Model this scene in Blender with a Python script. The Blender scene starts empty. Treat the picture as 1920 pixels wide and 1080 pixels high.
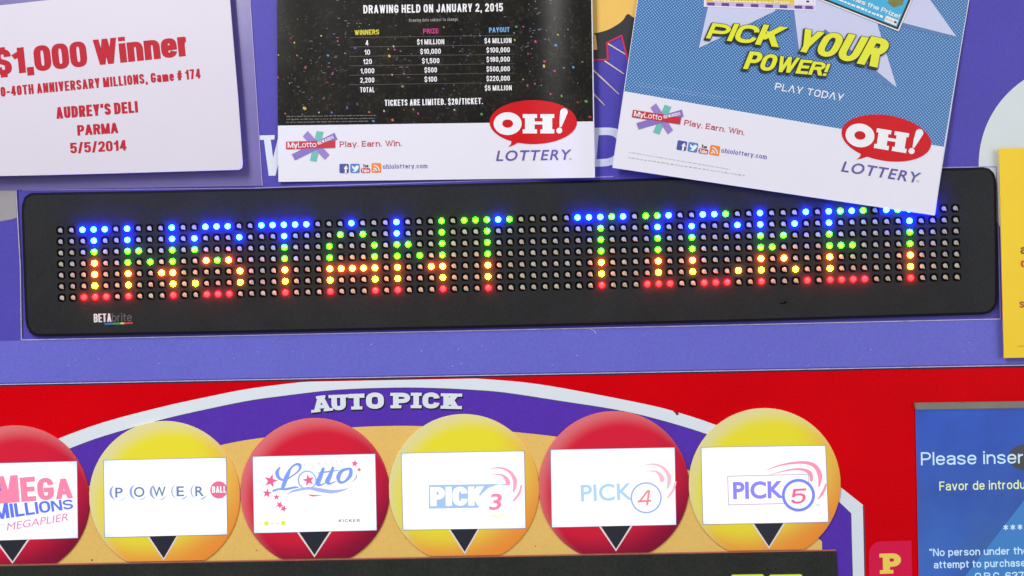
import bpy, bmesh, math, random
from mathutils import Vector, Matrix
from mathutils.geometry import tessellate_polygon, delaunay_2d_cdt
random.seed(7)
S = bpy.context.scene
COL = S.collection
MM = 0.001
ZC = 1.40                                   # height of the LED sign's centre above the shop floor

# ------------------------------------------------------------------ camera, light, exposure
FPX = 2050.0
CP = (0.0202, -0.0234, 0.7348)
YAW, ROLL = math.radians(1.23), math.radians(-1.34)
cy, sy, cr, sr = math.cos(YAW), math.sin(YAW), math.cos(ROLL), math.sin(ROLL)
RY = Matrix(((cy, 0, sy), (0, 1, 0), (-sy, 0, cy)))
RZ = Matrix(((cr, -sr, 0), (sr, cr, 0), (0, 0, 1)))
T3 = Matrix(((1, 0, 0), (0, 0, -1), (0, 1, 0)))
R3 = T3 @ RY @ RZ
CAM = T3 @ Vector(CP) + Vector((0, 0, ZC))
cd = bpy.data.cameras.new('camera')
cd.sensor_width = 36
cd.lens = 36 * FPX / 1920
cd.clip_start = 0.01
cd.clip_end = 50
cam = bpy.data.objects.new('camera', cd)
COL.objects.link(cam)
M4 = R3.to_4x4()
M4.translation = CAM
cam.matrix_world = M4
S.camera = cam

w = bpy.data.worlds.new('World')
S.world = w
w.use_nodes = True
w.node_tree.nodes['Background'].inputs[0].default_value = (0.93, 0.95, 1.0, 1)
w.node_tree.nodes['Background'].inputs[1].default_value = 0.34

def area(name, loc, tgt, sx, sz, power, col):
    l = bpy.data.lights.new(name, 'AREA')
    l.shape = 'RECTANGLE'
    l.size = sx
    l.size_y = sz
    l.energy = power
    l.color = col
    o = bpy.data.objects.new(name, l)
    COL.objects.link(o)
    o.location = loc
    o.rotation_euler = (Vector(tgt) - Vector(loc)).to_track_quat('-Z', 'Y').to_euler()
    return o
area('shop_ceiling_light', (-0.62, -1.05, ZC + 0.95), (0, 0, ZC), 0.35, 0.9, 13.0, (1.0, 0.97, 0.95))
area('poster_sheen_light', (-0.47, -1.05, ZC + 0.78), (0.03, 0, ZC + 0.2), 0.07, 0.75, 4.2, (1.0, 0.98, 0.95))  # added narrow lamp that makes the vertical sheen on the black poster
area('shop_window_light', (1.6, -1.9, ZC + 0.3), (0.1, 0, ZC), 1.6, 1.6, 17.6, (0.95, 0.97, 1.0))
S.view_settings.view_transform = 'Standard'
S.view_settings.look = 'None'
S.view_settings.exposure = 0.0
S.view_settings.gamma = 1.0

# ------------------------------------------------------------------ measuring: a point on a surface d millimetres proud of the sign face
def at(px, py, d=0.0):
    if callable(d):
        d = d(px, py)
    v = R3 @ Vector(((px - 960) / FPX, -(py - 540) / FPX, -1))
    k = (-d * MM - CAM.y) / v.y
    return CAM + v * k

# ------------------------------------------------------------------ materials
def lin(c):
    return tuple(((x / 255) / 12.92 if x / 255 <= 0.04045 else ((x / 255 + 0.055) / 1.055) ** 2.4) for x in c)
MATS = {}
def mat(name, rgb, rough=0.5, var=0.06, scale=60, coat=0.0, bump=0.0, spec=0.5, trans=0.0, emit=None, es=1.0, metal=0.0, fine=0.0):
    if name in MATS:
        return MATS[name]
    m = bpy.data.materials.new(name)
    m.use_nodes = True
    nt = m.node_tree
    b = nt.nodes['Principled BSDF']
    c = lin(rgb)
    tc = nt.nodes.new('ShaderNodeTexCoord')
    n = nt.nodes.new('ShaderNodeTexNoise')
    n.inputs['Scale'].default_value = scale
    n.inputs['Detail'].default_value = 5
    n.inputs['Roughness'].default_value = 0.65
    nt.links.new(tc.outputs['Object'], n.inputs['Vector'])
    mx = nt.nodes.new('ShaderNodeMix')
    mx.data_type = 'RGBA'
    mx.inputs[6].default_value = tuple(max(0, x * (1 - 2 * var)) for x in c) + (1,)
    mx.inputs[7].default_value = tuple(min(1, x * (1 + 2 * var) + 0.01 * var) for x in c) + (1,)
    nt.links.new(n.outputs['Fac'], mx.inputs[0])
    b.inputs['Roughness'].default_value = rough
    b.inputs['Specular IOR Level'].default_value = spec
    b.inputs['Coat Weight'].default_value = coat
    b.inputs['Coat Roughness'].default_value = 0.12
    b.inputs['Metallic'].default_value = metal
    if emit:
        b.inputs['Base Color'].default_value = (0.02, 0.02, 0.02, 1)
        b.inputs['Emission Color'].default_value = tuple(emit) + (1,)
        b.inputs['Emission Strength'].default_value = es
    else:
        src = mx.outputs[2]
        if fine:                            # print grain
            nf = nt.nodes.new('ShaderNodeTexNoise')
            nf.inputs['Scale'].default_value = 650
            nf.inputs['Detail'].default_value = 3
            nt.links.new(tc.outputs['Object'], nf.inputs['Vector'])
            m2_ = nt.nodes.new('ShaderNodeMix')
            m2_.data_type = 'RGBA'
            m2_.blend_type = 'OVERLAY'
            m2_.inputs[0].default_value = min(1, fine * 6)
            nt.links.new(src, m2_.inputs[6])
            nt.links.new(nf.outputs['Color'], m2_.inputs[7])
            src = m2_.outputs[2]
        nt.links.new(src, b.inputs['Base Color'])
    if bump:
        n2 = nt.nodes.new('ShaderNodeTexNoise')
        n2.inputs['Scale'].default_value = 900
        nt.links.new(tc.outputs['Object'], n2.inputs['Vector'])
        bp = nt.nodes.new('ShaderNodeBump')
        bp.inputs['Strength'].default_value = bump
        bp.inputs['Distance'].default_value = 0.0003
        nt.links.new(n2.outputs['Fac'], bp.inputs['Height'])
        nt.links.new(bp.outputs['Normal'], b.inputs['Normal'])
    if trans:
        tr = nt.nodes.new('ShaderNodeBsdfTranslucent')
        tr.inputs[0].default_value = (0.8, 0.8, 0.8, 1)
        ms = nt.nodes.new('ShaderNodeMixShader')
        ms.inputs[0].default_value = trans
        out = nt.nodes['Material Output']
        nt.links.new(b.outputs[0], ms.inputs[1])
        nt.links.new(tr.outputs[0], ms.inputs[2])
        nt.links.new(ms.outputs[0], out.inputs[0])
    MATS[name] = m
    return m

def glow(name, rgb, k=1.0):
    return mat(name, (0, 0, 0), 0.3, emit=lin(rgb), es=k)

def vmath(nt, op, a, b=None):
    n = nt.nodes.new('ShaderNodeVectorMath')
    n.operation = op
    for i, v in enumerate((a, b)):
        if v is None:
            continue
        if isinstance(v, tuple):
            n.inputs[i].default_value = v
        else:
            nt.links.new(v, n.inputs[i])
    return n

def fmath(nt, op, a, b=None, c=None, clamp=False):
    n = nt.nodes.new('ShaderNodeMath')
    n.operation = op
    n.use_clamp = clamp
    for i, v in enumerate((a, b, c)):
        if v is None:
            continue
        if isinstance(v, (int, float)):
            n.inputs[i].default_value = v
        else:
            nt.links.new(v, n.inputs[i])
    return n.outputs[0]

def ramp01(nt, v, lo, hi):
    n = nt.nodes.new('ShaderNodeMapRange')
    n.interpolation_type = 'SMOOTHSTEP'
    nt.links.new(v, n.inputs[0])
    n.inputs[1].default_value = lo
    n.inputs[2].default_value = hi
    return n.outputs[0]

def mixc(nt, fac, a, b):
    n = nt.nodes.new('ShaderNodeMix')
    n.data_type = 'RGBA'
    nt.links.new(fac, n.inputs[0])
    for i, v in ((6, a), (7, b)):
        if isinstance(v, tuple):
            n.inputs[i].default_value = v + (1,) if len(v) == 3 else v
        else:
            nt.links.new(v, n.inputs[i])
    return n.outputs[2]

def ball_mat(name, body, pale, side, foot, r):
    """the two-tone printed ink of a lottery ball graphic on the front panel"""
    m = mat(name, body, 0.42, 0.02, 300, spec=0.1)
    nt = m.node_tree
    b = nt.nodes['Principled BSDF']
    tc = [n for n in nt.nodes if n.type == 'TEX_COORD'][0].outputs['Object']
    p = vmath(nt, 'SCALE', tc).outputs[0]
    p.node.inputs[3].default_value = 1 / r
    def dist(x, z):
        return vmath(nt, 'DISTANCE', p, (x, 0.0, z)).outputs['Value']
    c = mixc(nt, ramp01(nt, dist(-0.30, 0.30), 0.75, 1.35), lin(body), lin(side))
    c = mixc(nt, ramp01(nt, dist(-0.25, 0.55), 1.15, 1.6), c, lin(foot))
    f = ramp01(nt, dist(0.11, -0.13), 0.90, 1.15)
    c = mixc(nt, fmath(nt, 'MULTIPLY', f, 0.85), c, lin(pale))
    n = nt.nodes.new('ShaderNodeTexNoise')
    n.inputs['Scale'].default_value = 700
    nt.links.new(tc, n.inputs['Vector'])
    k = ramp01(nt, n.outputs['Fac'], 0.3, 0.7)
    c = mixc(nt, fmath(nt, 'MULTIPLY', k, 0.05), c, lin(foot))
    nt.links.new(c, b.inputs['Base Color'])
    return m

def dot_mat(name, base, dot, ang):
    m = mat(name, base, 0.35, 0.03, 200, coat=0.05, spec=0.2)
    nt = m.node_tree
    b = nt.nodes['Principled BSDF']
    tc = [n for n in nt.nodes if n.type == 'TEX_COORD'][0].outputs['Object']
    mp = nt.nodes.new('ShaderNodeMapping')
    mp.inputs['Rotation'].default_value = (0, ang, 0)
    k = 2 * math.pi / 0.00225
    mp.inputs['Scale'].default_value = (k, k, k)
    nt.links.new(tc, mp.inputs['Vector'])
    sx = nt.nodes.new('ShaderNodeSeparateXYZ')
    nt.links.new(mp.outputs[0], sx.inputs[0])
    s = fmath(nt, 'MULTIPLY', fmath(nt, 'SINE', sx.outputs[0]), fmath(nt, 'SINE', sx.outputs[2]))
    f = ramp01(nt, s, 0.1, 0.8)
    c = mixc(nt, f, lin(base), lin(dot))
    nt.links.new(c, b.inputs['Base Color'])
    return m

def night_mat(name):
    """dark poster print: night skyline with specks of city light"""
    m = mat(name, (30, 29, 24), 0.25, 0.1, 200, coat=0.6, spec=0.15)
    nt = m.node_tree
    b = nt.nodes['Principled BSDF']
    tc = [n for n in nt.nodes if n.type == 'TEX_COORD'][0].outputs['Object']
    n = nt.nodes.new('ShaderNodeTexNoise')
    n.inputs['Scale'].default_value = 45
    n.inputs['Detail'].default_value = 8
    nt.links.new(tc, n.inputs['Vector'])
    mp = nt.nodes.new('ShaderNodeMapping')
    mp.inputs['Scale'].default_value = (260, 1, 620)
    nt.links.new(tc, mp.inputs['Vector'])
    v = nt.nodes.new('ShaderNodeTexVoronoi')
    v.inputs['Scale'].default_value = 1.0
    nt.links.new(mp.outputs[0], v.inputs['Vector'])
    lit = fmath(nt, 'MULTIPLY', ramp01(nt, v.outputs['Distance'], 0.34, 0.05), ramp01(nt, n.outputs['Fac'], 0.52, 0.75))
    c = mixc(nt, ramp01(nt, n.outputs['Fac'], 0.3, 0.75), lin((16, 15, 11)), lin((44, 40, 30)))
    c = mixc(nt, fmath(nt, 'MULTIPLY', lit, 0.75), c, lin((120, 125, 120)))
    n3 = nt.nodes.new('ShaderNodeTexNoise')
    n3.inputs['Scale'].default_value = 420
    nt.links.new(tc, n3.inputs['Vector'])
    c = mixc(nt, fmath(nt, 'MULTIPLY', ramp01(nt, n3.outputs['Fac'], 0.5, 0.8), 0.5), c, n3.outputs['Color'])
    c2 = mixc(nt, fmath(nt, 'ADD', 0.22, 0.0), (0.01, 0.01, 0.008), c)
    mm = nt.nodes.new('ShaderNodeMix')
    mm.data_type = 'RGBA'
    mm.inputs[0].default_value = 0.08
    nt.links.new(c, mm.inputs[7])
    base = mixc(nt, ramp01(nt, n.outputs['Fac'], 0.3, 0.75), lin((6, 5, 3)), lin((28, 24, 15)))
    base = mixc(nt, fmath(nt, 'MULTIPLY', lit, 0.4), base, lin((96, 100, 96)))
    nt.links.new(base, mm.inputs[6])
    nt.links.new(mm.outputs[2], b.inputs['Base Color'])
    return m

# ------------------------------------------------------------------ objects
WORLD = {}
def thing(name, label, cat, px, py, d=0, group=None):
    o = bpy.data.objects.new(name, None)
    o.empty_display_size = 0.02
    COL.objects.link(o)
    loc = at(px, py, d)
    o.location = loc
    WORLD[o.name] = loc
    o['label'] = label
    o['category'] = cat
    if group:
        o['group'] = group
    return o

def link(name, verts, faces, mats, parent, origin=None, smooth=False, fm=None, label=None):
    og = origin if origin is not None else WORLD[parent.name]
    me = bpy.data.meshes.new(name)
    me.from_pydata([tuple(Vector(v) - og) for v in verts], [], faces)
    for m in (mats if isinstance(mats, (list, tuple)) else [mats]):
        me.materials.append(m)
    if fm:
        for p, i in zip(me.polygons, fm):
            p.material_index = i
    if smooth:
        for p in me.polygons:
            p.use_smooth = True
    me.update()
    o = bpy.data.objects.new(name, me)
    COL.objects.link(o)
    o.parent = parent
    o.location = og - WORLD[parent.name]
    WORLD[o.name] = og
    if label:
        o['label'] = label
    return o

def tess(poly):
    """poly: one contour or [outer, hole, ...] in photo pixels -> points, triangles"""
    cs = poly if isinstance(poly[0][0], (tuple, list)) else [poly]
    cs3 = [[Vector((p[0], p[1], 0)) for p in c] for c in cs]
    pts = [tuple(p[:2]) for c in cs for p in c]
    tr = [tuple(t) for t in tessellate_polygon(cs3)]
    n = len(pts)
    if len(cs) == 1 and n >= 6 and n % 2 == 0:
        ar = abs(sum(pts[i][0] * pts[(i + 1) % n][1] - pts[(i + 1) % n][0] * pts[i][1] for i in range(n)) / 2)
        ta = sum(abs((pts[b][0] - pts[a][0]) * (pts[c][1] - pts[a][1]) - (pts[c][0] - pts[a][0]) * (pts[b][1] - pts[a][1])) / 2 for a, b, c in tr)
        if abs(ar - ta) > 0.004 * ar:      # a folded stroke: triangulate it as a ribbon instead
            tr = []
            for i in range(n // 2 - 1):
                a, b, c, d_ = i, i + 1, n - 2 - i, n - 1 - i
                tr += [(a, b, c), (a, c, d_)]
    return pts, tr

def tri_area(a, b, c):
    return ((b[0] - a[0]) * (c[1] - a[1]) - (c[0] - a[0]) * (b[1] - a[1])) / 2

def union(polys):
    """merge overlapping shapes of one ink into a single flat triangulation"""
    items = []
    for poly in polys:
        pts, tr = tess(poly)
        ts = []
        for t in tr:
            q = [pts[i] for i in t]
            ar = tri_area(*q)
            if abs(ar) > 0.004:
                ts.append(q if ar > 0 else q[::-1])
        if ts:
            xs, ys = [p[0] for q in ts for p in q], [p[1] for q in ts for p in q]
            items.append([min(xs), min(ys), max(xs), max(ys), ts])
    groups = []
    for it in items:                        # shapes whose boxes touch are merged together
        hit = [g for g in groups if not (g[0] > it[2] or g[2] < it[0] or g[1] > it[3] or g[3] < it[1])]
        new = [it[0], it[1], it[2], it[3], list(it[4])]
        for g in hit:
            new = [min(new[0], g[0]), min(new[1], g[1]), max(new[2], g[2]), max(new[3], g[3]), new[4] + g[4]]
            groups.remove(g)
        groups.append(new)
    V, F = [], []
    for g in groups:
        ts = g[4]
        total = sum(tri_area(*q) for q in ts)
        best = None
        for eps in (1e-4, 1e-3, 5e-3, 2e-2):
            vs, fs = [], []
            for q in ts:
                o = len(vs)
                vs += [Vector(p) for p in q]
                fs.append([o, o + 1, o + 2])
            ov, oe, of, _, _, src = delaunay_2d_cdt(vs, [], fs, 1, eps, True)
            ok = []
            for f, sr in zip(of, src):
                if not sr:
                    continue
                c = (ov[f[0]] + ov[f[1]] + ov[f[2]]) / 3
                if any(min(tri_area(q[0], q[1], c), tri_area(q[1], q[2], c), tri_area(q[2], q[0], c)) > -1e-4 for q in ts):
                    ok.append(tuple(f))
            ar = sum(abs(tri_area(ov[f[0]], ov[f[1]], ov[f[2]])) for f in ok)
            if ar <= total * 1.001 and (best is None or ar > best[0] * 1.002):
                best = (ar, [(v.x, v.y) for v in ov], ok)
        o = len(V)
        if best:
            V += best[1]
            F += [tuple(i + o for i in f) for f in best[2]]
    return V, F

def mks(name, polys, *a, **k):
    return [mk(name, [p], *a, **k) for p in polys]

def refine(pts, tris, L):
    bm = bmesh.new()
    vs = [bm.verts.new((p[0], p[1], 0)) for p in pts]
    for t in tris:
        try:
            bm.faces.new([vs[i] for i in t])
        except ValueError:
            pass
    for _ in range(8):
        es = [e for e in bm.edges if e.calc_length() > L]
        if not es:
            break
        bmesh.ops.subdivide_edges(bm, edges=es, cuts=1)
        bmesh.ops.triangulate(bm, faces=bm.faces[:])
    bm.verts.index_update()
    p = [(v.co.x, v.co.y) for v in bm.verts]
    f = [tuple(v.index for v in fc.verts) for fc in bm.faces]
    bm.free()
    return p, f

def mk(name, polys, m, parent, d=0, off=0, origin=None, step=0.0, L=None, label=None):
    """one mesh of flat printed shapes lying on surface d, each polygon 'step' mm above the last"""
    V, F = [], []
    base = d if callable(d) else (lambda x, y, q=d: q)
    k = 0
    polys = [p for p in polys if p]
    jobs = [union(polys)] if step > 0 else [tess(p) for p in polys]
    step = 0
    for pts, tr in jobs:
        if callable(d):
            pts, tr = refine(pts, tr, L or 14)
        n = len(V)
        for (x, y) in pts:
            V.append(at(x, y, base(x, y) + off + k * step))
        for t in tr:
            a, b, c = (V[n + i] for i in t)
            nn = (b - a).cross(c - a)
            F.append(tuple(n + i for i in (t if nn.y < 0 else t[::-1])))
        k += 1
    return link(name, V, F, m, parent, origin, label=label)

def slab(name, outline, m, parent, d0, d1, bevel=0.0, origin=None, label=None, holes=None, m2=None):
    """a solid plate: outline in photo pixels at its front (d1 mm), sides going back to d0 mm, chamfered rim"""
    n = len(outline)
    cx = sum(p[0] for p in outline) / n
    cyy = sum(p[1] for p in outline) / n
    area2 = sum(outline[i][0] * outline[(i + 1) % n][1] - outline[(i + 1) % n][0] * outline[i][1] for i in range(n))
    sg = 1 if area2 > 0 else -1
    inner = []
    for i in range(n):
        a, b, c = outline[i - 1], outline[i], outline[(i + 1) % n]
        e1 = Vector((b[0] - a[0], b[1] - a[1])).normalized()
        e2 = Vector((c[0] - b[0], c[1] - b[1])).normalized()
        n1 = Vector((-e1.y, e1.x)) * sg
        n2 = Vector((-e2.y, e2.x)) * sg
        nn = (n1 + n2)
        nn = nn / max(0.5, nn.length_squared / 2)
        inner.append((b[0] + nn.x * bevel, b[1] + nn.y * bevel))
    pts, tr = tess([inner] + (holes or []))
    V = [at(x, y, d1) for x, y in pts]
    F = []
    for t in tr:
        a, b, c = (V[i] for i in t)
        F.append(t if (b - a).cross(c - a).y < 0 else t[::-1])
    fm = [0] * len(F)
    o1 = len(V)
    bd = min(abs(bevel) * 0.36 * 0.8, (d1 - d0) * 0.8)
    V += [at(x, y, d1 - bd) for x, y in outline]
    o2 = len(V)
    V += [at(x, y, d1 - bd) + Vector((0, (d1 - bd - d0) * MM, 0)) for x, y in outline]
    for i in range(n):
        j = (i + 1) % n
        F.append((i, j, o1 + j, o1 + i)); fm.append(1 if m2 else 0)
        F.append((o1 + i, o1 + j, o2 + j, o2 + i)); fm.append(1 if m2 else 0)
    q = n
    for h in (holes or []):
        hb = len(V)
        V += [at(x, y, d1) + Vector((0, (d1 - d0) * MM, 0)) for x, y in h]
        for i in range(len(h)):
            j = (i + 1) % len(h)
            F.append((q + i, q + j, hb + j, hb + i)); fm.append(0)
        q += len(h)
    return link(name, V, F, [m] + ([m2] if m2 else []), parent, origin, fm=fm, label=label)

# ------------------------------------------------------------------ shapes in photo pixels
def ell(cx, cy_, a, b, rot=0, n=48):
    c, s = math.cos(math.radians(rot)), math.sin(math.radians(rot))
    return [(cx + a * math.cos(t) * c - b * math.sin(t) * s, cy_ + a * math.cos(t) * s + b * math.sin(t) * c)
            for t in [2 * math.pi * i / n for i in range(n)]]
def rrect(q, r, n=6):
    out = []
    for i in range(4):
        p, a, b = Vector(q[i]), Vector(q[i - 1]), Vector(q[(i + 1) % 4])
        u, v = (a - p).normalized(), (b - p).normalized()
        p0, p1 = p + u * r, p + v * r
        for k in range(n + 1):
            t = k / n
            w0, w1, w2 = (1 - t) ** 2, 2 * t * (1 - t) * 0.72, t * t
            s = w0 + w1 + w2
            out.append(tuple((p0 * w0 + p * w1 + p1 * w2) / s))
    return out
def line(pts, wd, taper=None):
    """thick polyline; wd may be a list of widths"""
    n = len(pts)
    ws = wd if isinstance(wd, (list, tuple)) else [wd] * n
    L, R = [], []
    for i in range(n):
        a = Vector(pts[max(0, i - 1)])
        b = Vector(pts[min(n - 1, i + 1)])
        t = (b - a).normalized()
        nn = Vector((-t.y, t.x))
        p = Vector(pts[i])
        L.append(tuple(p + nn * ws[i] / 2))
        R.append(tuple(p - nn * ws[i] / 2))
    return L + R[::-1]
def spline(pts, k=6):
    out = []
    P = [Vector(p) for p in pts]
    for i in range(len(P) - 1):
        p0, p1, p2, p3 = P[max(0, i - 1)], P[i], P[i + 1], P[min(len(P) - 1, i + 2)]
        for j in range(k):
            t = j / k
            out.append(tuple(0.5 * ((2 * p1) + (p2 - p0) * t + (2 * p0 - 5 * p1 + 4 * p2 - p3) * t * t + (3 * p1 - p0 - 3 * p2 + p3) * t ** 3)))
    out.append(tuple(P[-1]))
    return out
def star(cx, cy_, r, rot=0, q=0.4):
    return [(cx + (r if i % 2 == 0 else r * q) * math.sin(math.radians(rot + 36 * i)), cy_ - (r if i % 2 == 0 else r * q) * math.cos(math.radians(rot + 36 * i))) for i in range(10)]
def dashes(p0, p1, h, wmin=3, wmax=11, gap=1.6):
    """one line of illegible fine print"""
    a, b = Vector(p0), Vector(p1)
    L = (b - a).length
    u = (b - a) / L
    nn = Vector((-u.y, u.x))
    out, s = [], 0
    while s < L:
        e = min(L, s + random.uniform(wmin, wmax))
        hh = h * random.uniform(0.7, 1.1)
        out.append([tuple(a + u * s), tuple(a + u * e), tuple(a + u * e - nn * hh), tuple(a + u * s - nn * hh)])
        s = e + random.uniform(gap * 0.7, gap * 1.4)
    return out

# ------------------------------------------------------------------ stroke alphabet (skeletons in a unit cell)
G = {
 'A': (.66, "D0,0,.5,1|D1,0,.5,1|M.2,.26 L.8,.26"), 'Λ': (.66, "D0,0,.5,1|D1,0,.5,1"),
 'B': (.58, "M0,0 L0,1|M0,1 L.5,1 K1,1,1,.77 K1,.53,.5,.53 L0,.53|M.5,.53 K1,.53,1,.27 K1,0,.5,0 L0,0"),
 'C': (.58, "M1,.68 K1,1,.5,1 K0,1,0,.62 L0,.38 K0,0,.5,0 K1,0,1,.32"),
 'D': (.60, "M0,0 L0,1|M0,1 L.4,1 K1,1,1,.6 L1,.4 K1,0,.4,0 L0,0"),
 'E': (.48, "M0,0 L0,1|M0,1 L1,1|M0,.5 L.88,.5|M0,0 L1,0"), 'F': (.48, "M0,0 L0,1|M0,1 L1,1|M0,.5 L.88,.5"),
 'G': (.60, "M1,.7 K1,1,.5,1 K0,1,0,.62 L0,.38 K0,0,.5,0 K1,0,1,.3 L1,.44|M1,.44 L.6,.44"),
 'H': (.60, "M0,0 L0,1|M1,0 L1,1|M0,.5 L1,.5"), 'I': (0, "M0,0 L0,1"),
 'J': (.46, "M1,1 L1,.3 K1,0,.5,0 K0,0,0,.3"),
 'K': (.62, "M0,0 L0,1|D.06,.36,1,1|D.34,.62,1,0"), 'L': (.44, "M0,0 L0,1|M0,0 L1,0"),
 'M': (.80, "M0,0 L0,1|M1,0 L1,1|D.04,1,.5,0|D.96,1,.5,0"), 'N': (.60, "M0,0 L0,1|M1,0 L1,1|D.04,1,.96,0"),
 'O': (.60, "M.5,1 K0,1,0,.62 L0,.38 K0,0,.5,0 K1,0,1,.38 L1,.62 K1,1,.5,1 Z"),
 'P': (.56, "M0,0 L0,1|M0,1 L.5,1 K1,1,1,.73 K1,.45,.5,.45 L0,.45"),
 'R': (.60, "M0,0 L0,1|M0,1 L.5,1 K1,1,1,.75 K1,.49,.5,.49 L0,.49|D.52,.55,1,0"),
 'S': (.56, "M1,.74 K1,1,.5,1 K0,1,0,.76 K0,.58,.5,.5 K1,.42,1,.24 K1,0,.5,0 K0,0,0,.26"),
 'T': (.54, "M0,1 L1,1|M.5,0 L.5,1"), 'U': (.60, "M0,1 L0,.35 K0,0,.5,0 K1,0,1,.35 L1,1"),
 'V': (.62, "D0,1,.5,0|D1,1,.5,0"), 'W': (.96, "D0,1,.27,0|D.5,1,.27,0|D.5,1,.73,0|D1,1,.73,0"),
 'X': (.62, "D0,0,1,1|D1,0,0,1"), 'Y': (.60, "D0,1,.5,.38|D1,1,.5,.38|M.5,0 L.5,.42"), 'Z': (.54, "M0,1 L1,1|D1,.98,0,.02|M0,0 L1,0"),
 '0': (.54, "M.5,1 K0,1,0,.65 L0,.35 K0,0,.5,0 K1,0,1,.35 L1,.65 K1,1,.5,1 Z"), '1': (.30, "M1,0 L1,1|M.9,.86 L.1,.74"),
 '2': (.54, "M0,.72 K0,1,.5,1 K1,1,1,.74 K1,.55,.55,.33 L.05,.06|M0,0 L1,0"),
 '3': (.54, "M0,.75 K0,1,.5,1 K1,1,1,.77 K1,.54,.45,.54|M.45,.54 K1,.54,1,.27 K1,0,.5,0 K0,0,0,.26"),
 '4': (.58, "M.78,0 L.78,1|D.03,.24,.7,1|M0,.24 L1,.24"),
 '5': (.54, "M.95,1 L.06,1|M.06,1 L.03,.52|M.03,.52 K.1,.64,.5,.64 K1,.64,1,.36 L1,.3 K1,0,.5,0 K0,0,0,.24"),
 '6': (.54, "M1,.76 K1,1,.5,1 K0,1,0,.6 L0,.3 K0,0,.5,0 K1,0,1,.3 K1,.6,.5,.6 K.1,.6,0,.4"),
 '7': (.50, "M0,1 L1,1|D.98,.98,.35,0"),
 '8': (.54, "M.5,.53 K0,.53,0,.77 K0,1,.5,1 K1,1,1,.77 K1,.53,.5,.53 Z|M.5,.53 K0,.53,0,.27 K0,0,.5,0 K1,0,1,.27 K1,.53,.5,.53 Z"),
 '$': (.54, "M1,.74 K1,1,.5,1 K0,1,0,.76 K0,.58,.5,.5 K1,.42,1,.24 K1,0,.5,0 K0,0,0,.26|M.5,-.12 L.5,-.02|M.5,1.02 L.5,1.1"),
 ',': (0, "R0,t|D-.25,-.16,.5,.08"), '.': (0, "R0,t"), "'": (0, "M0,1 L0,.8"), '!': (0, "R.31,1|R0,.2"),
 '"': (.2, "M0,1 L0,.85|M1,1 L1,.85"), '-': (.26, "M0,.4 L1,.4"), '/': (.36, "D0,-.05,1,1.05"),
 '#': (.55, "D.18,0,.42,1|D.6,0,.84,1|M0,.33 L.95,.33|M.05,.66 L1,.66"), '*': (.4, "M.5,.55 L.5,1|M.1,.66 L.9,.9|M.1,.9 L.9,.66"),
 'a': (.48, "M.03,.54 K.03,.7,.5,.7 K1,.7,1,.52 L1,0|M.95,.4 L.5,.4 K0,.4,0,.2 K0,0,.45,0 K.8,0,.95,.14"),
 'b': (.50, "M0,0 L0,1|M0,.4 K0,.7,.5,.7 K1,.7,1,.4 L1,.3 K1,0,.5,0 K0,0,0,.3"),
 'c': (.46, "M1,.48 K1,.7,.5,.7 K0,.7,0,.42 L0,.28 K0,0,.5,0 K1,0,1,.22"),
 'd': (.50, "M1,0 L1,1|M1,.4 K1,.7,.5,.7 K0,.7,0,.42 L0,.28 K0,0,.5,0 K1,0,1,.3"),
 'e': (.48, "M.05,.36 L1,.36 L1,.44 K1,.7,.5,.7 K0,.7,0,.42 L0,.28 K0,0,.5,0 K.9,0,1,.18"),
 'f': (.28, "M.4,0 L.4,.8 K.4,1,1,1|M0,.7 L1,.7"),
 'g': (.50, "M1,.7 L1,-.05 K1,-.3,.5,-.3 K.1,-.3,0,-.2|M1,.42 K1,.7,.5,.7 K0,.7,0,.42 L0,.28 K0,0,.5,0 K1,0,1,.3"),
 'h': (.48, "M0,0 L0,1|M0,.42 K0,.7,.5,.7 K1,.7,1,.42 L1,0"), 'i': (0, "R0,.755|R.84,1"), 'l': (0, "M0,0 L0,1"), 'j': (.12, "M1,.7 L1,-.1 K1,-.28,0,-.28|R.84,1"), 'z': (.46, "M0,.7 L1,.7|D1,.68,0,.02|M0,0 L1,0"), 'k': (.48, "M0,0 L0,1|D.06,.25,1,.7|D.34,.4,1,0"),
 'm': (.80, "M0,0 L0,.7|M0,.45 K0,.7,.27,.7 K.5,.7,.5,.45 L.5,0|M.5,.45 K.5,.7,.77,.7 K1,.7,1,.45 L1,0"),
 'n': (.48, "M0,0 L0,.7|M0,.42 K0,.7,.5,.7 K1,.7,1,.42 L1,0"),
 'o': (.50, "M.5,.7 K0,.7,0,.42 L0,.28 K0,0,.5,0 K1,0,1,.28 L1,.42 K1,.7,.5,.7 Z"),
 'p': (.50, "M0,-.28 L0,.7|M0,.4 K0,.7,.5,.7 K1,.7,1,.4 L1,.3 K1,0,.5,0 K0,0,0,.3"),
 'r': (.28, "M0,0 L0,.7|M0,.42 K.1,.7,1,.68"), 's': (.46, "M.95,.52 K.95,.7,.5,.7 K0,.7,0,.54 K0,.4,.5,.35 K1,.3,1,.17 K1,0,.5,0 K0,0,0,.18"),
 't': (.28, "M.35,.92 L.35,.2 K.35,0,1,0|M0,.7 L1,.7"), 'u': (.48, "M0,.7 L0,.28 K0,0,.5,0 K1,0,1,.28|M1,0 L1,.7"),
 'v': (.50, "D0,.7,.5,0|D1,.7,.5,0"), 'w': (.76, "D0,.7,.27,0|D.5,.7,.27,0|D.5,.7,.73,0|D1,.7,.73,0"),
 'y': (.50, "D0,.7,.5,0|D1,.7,.3,-.3"), 'x': (.5, "D0,0,1,.7|D1,0,0,.7"),
}
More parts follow.
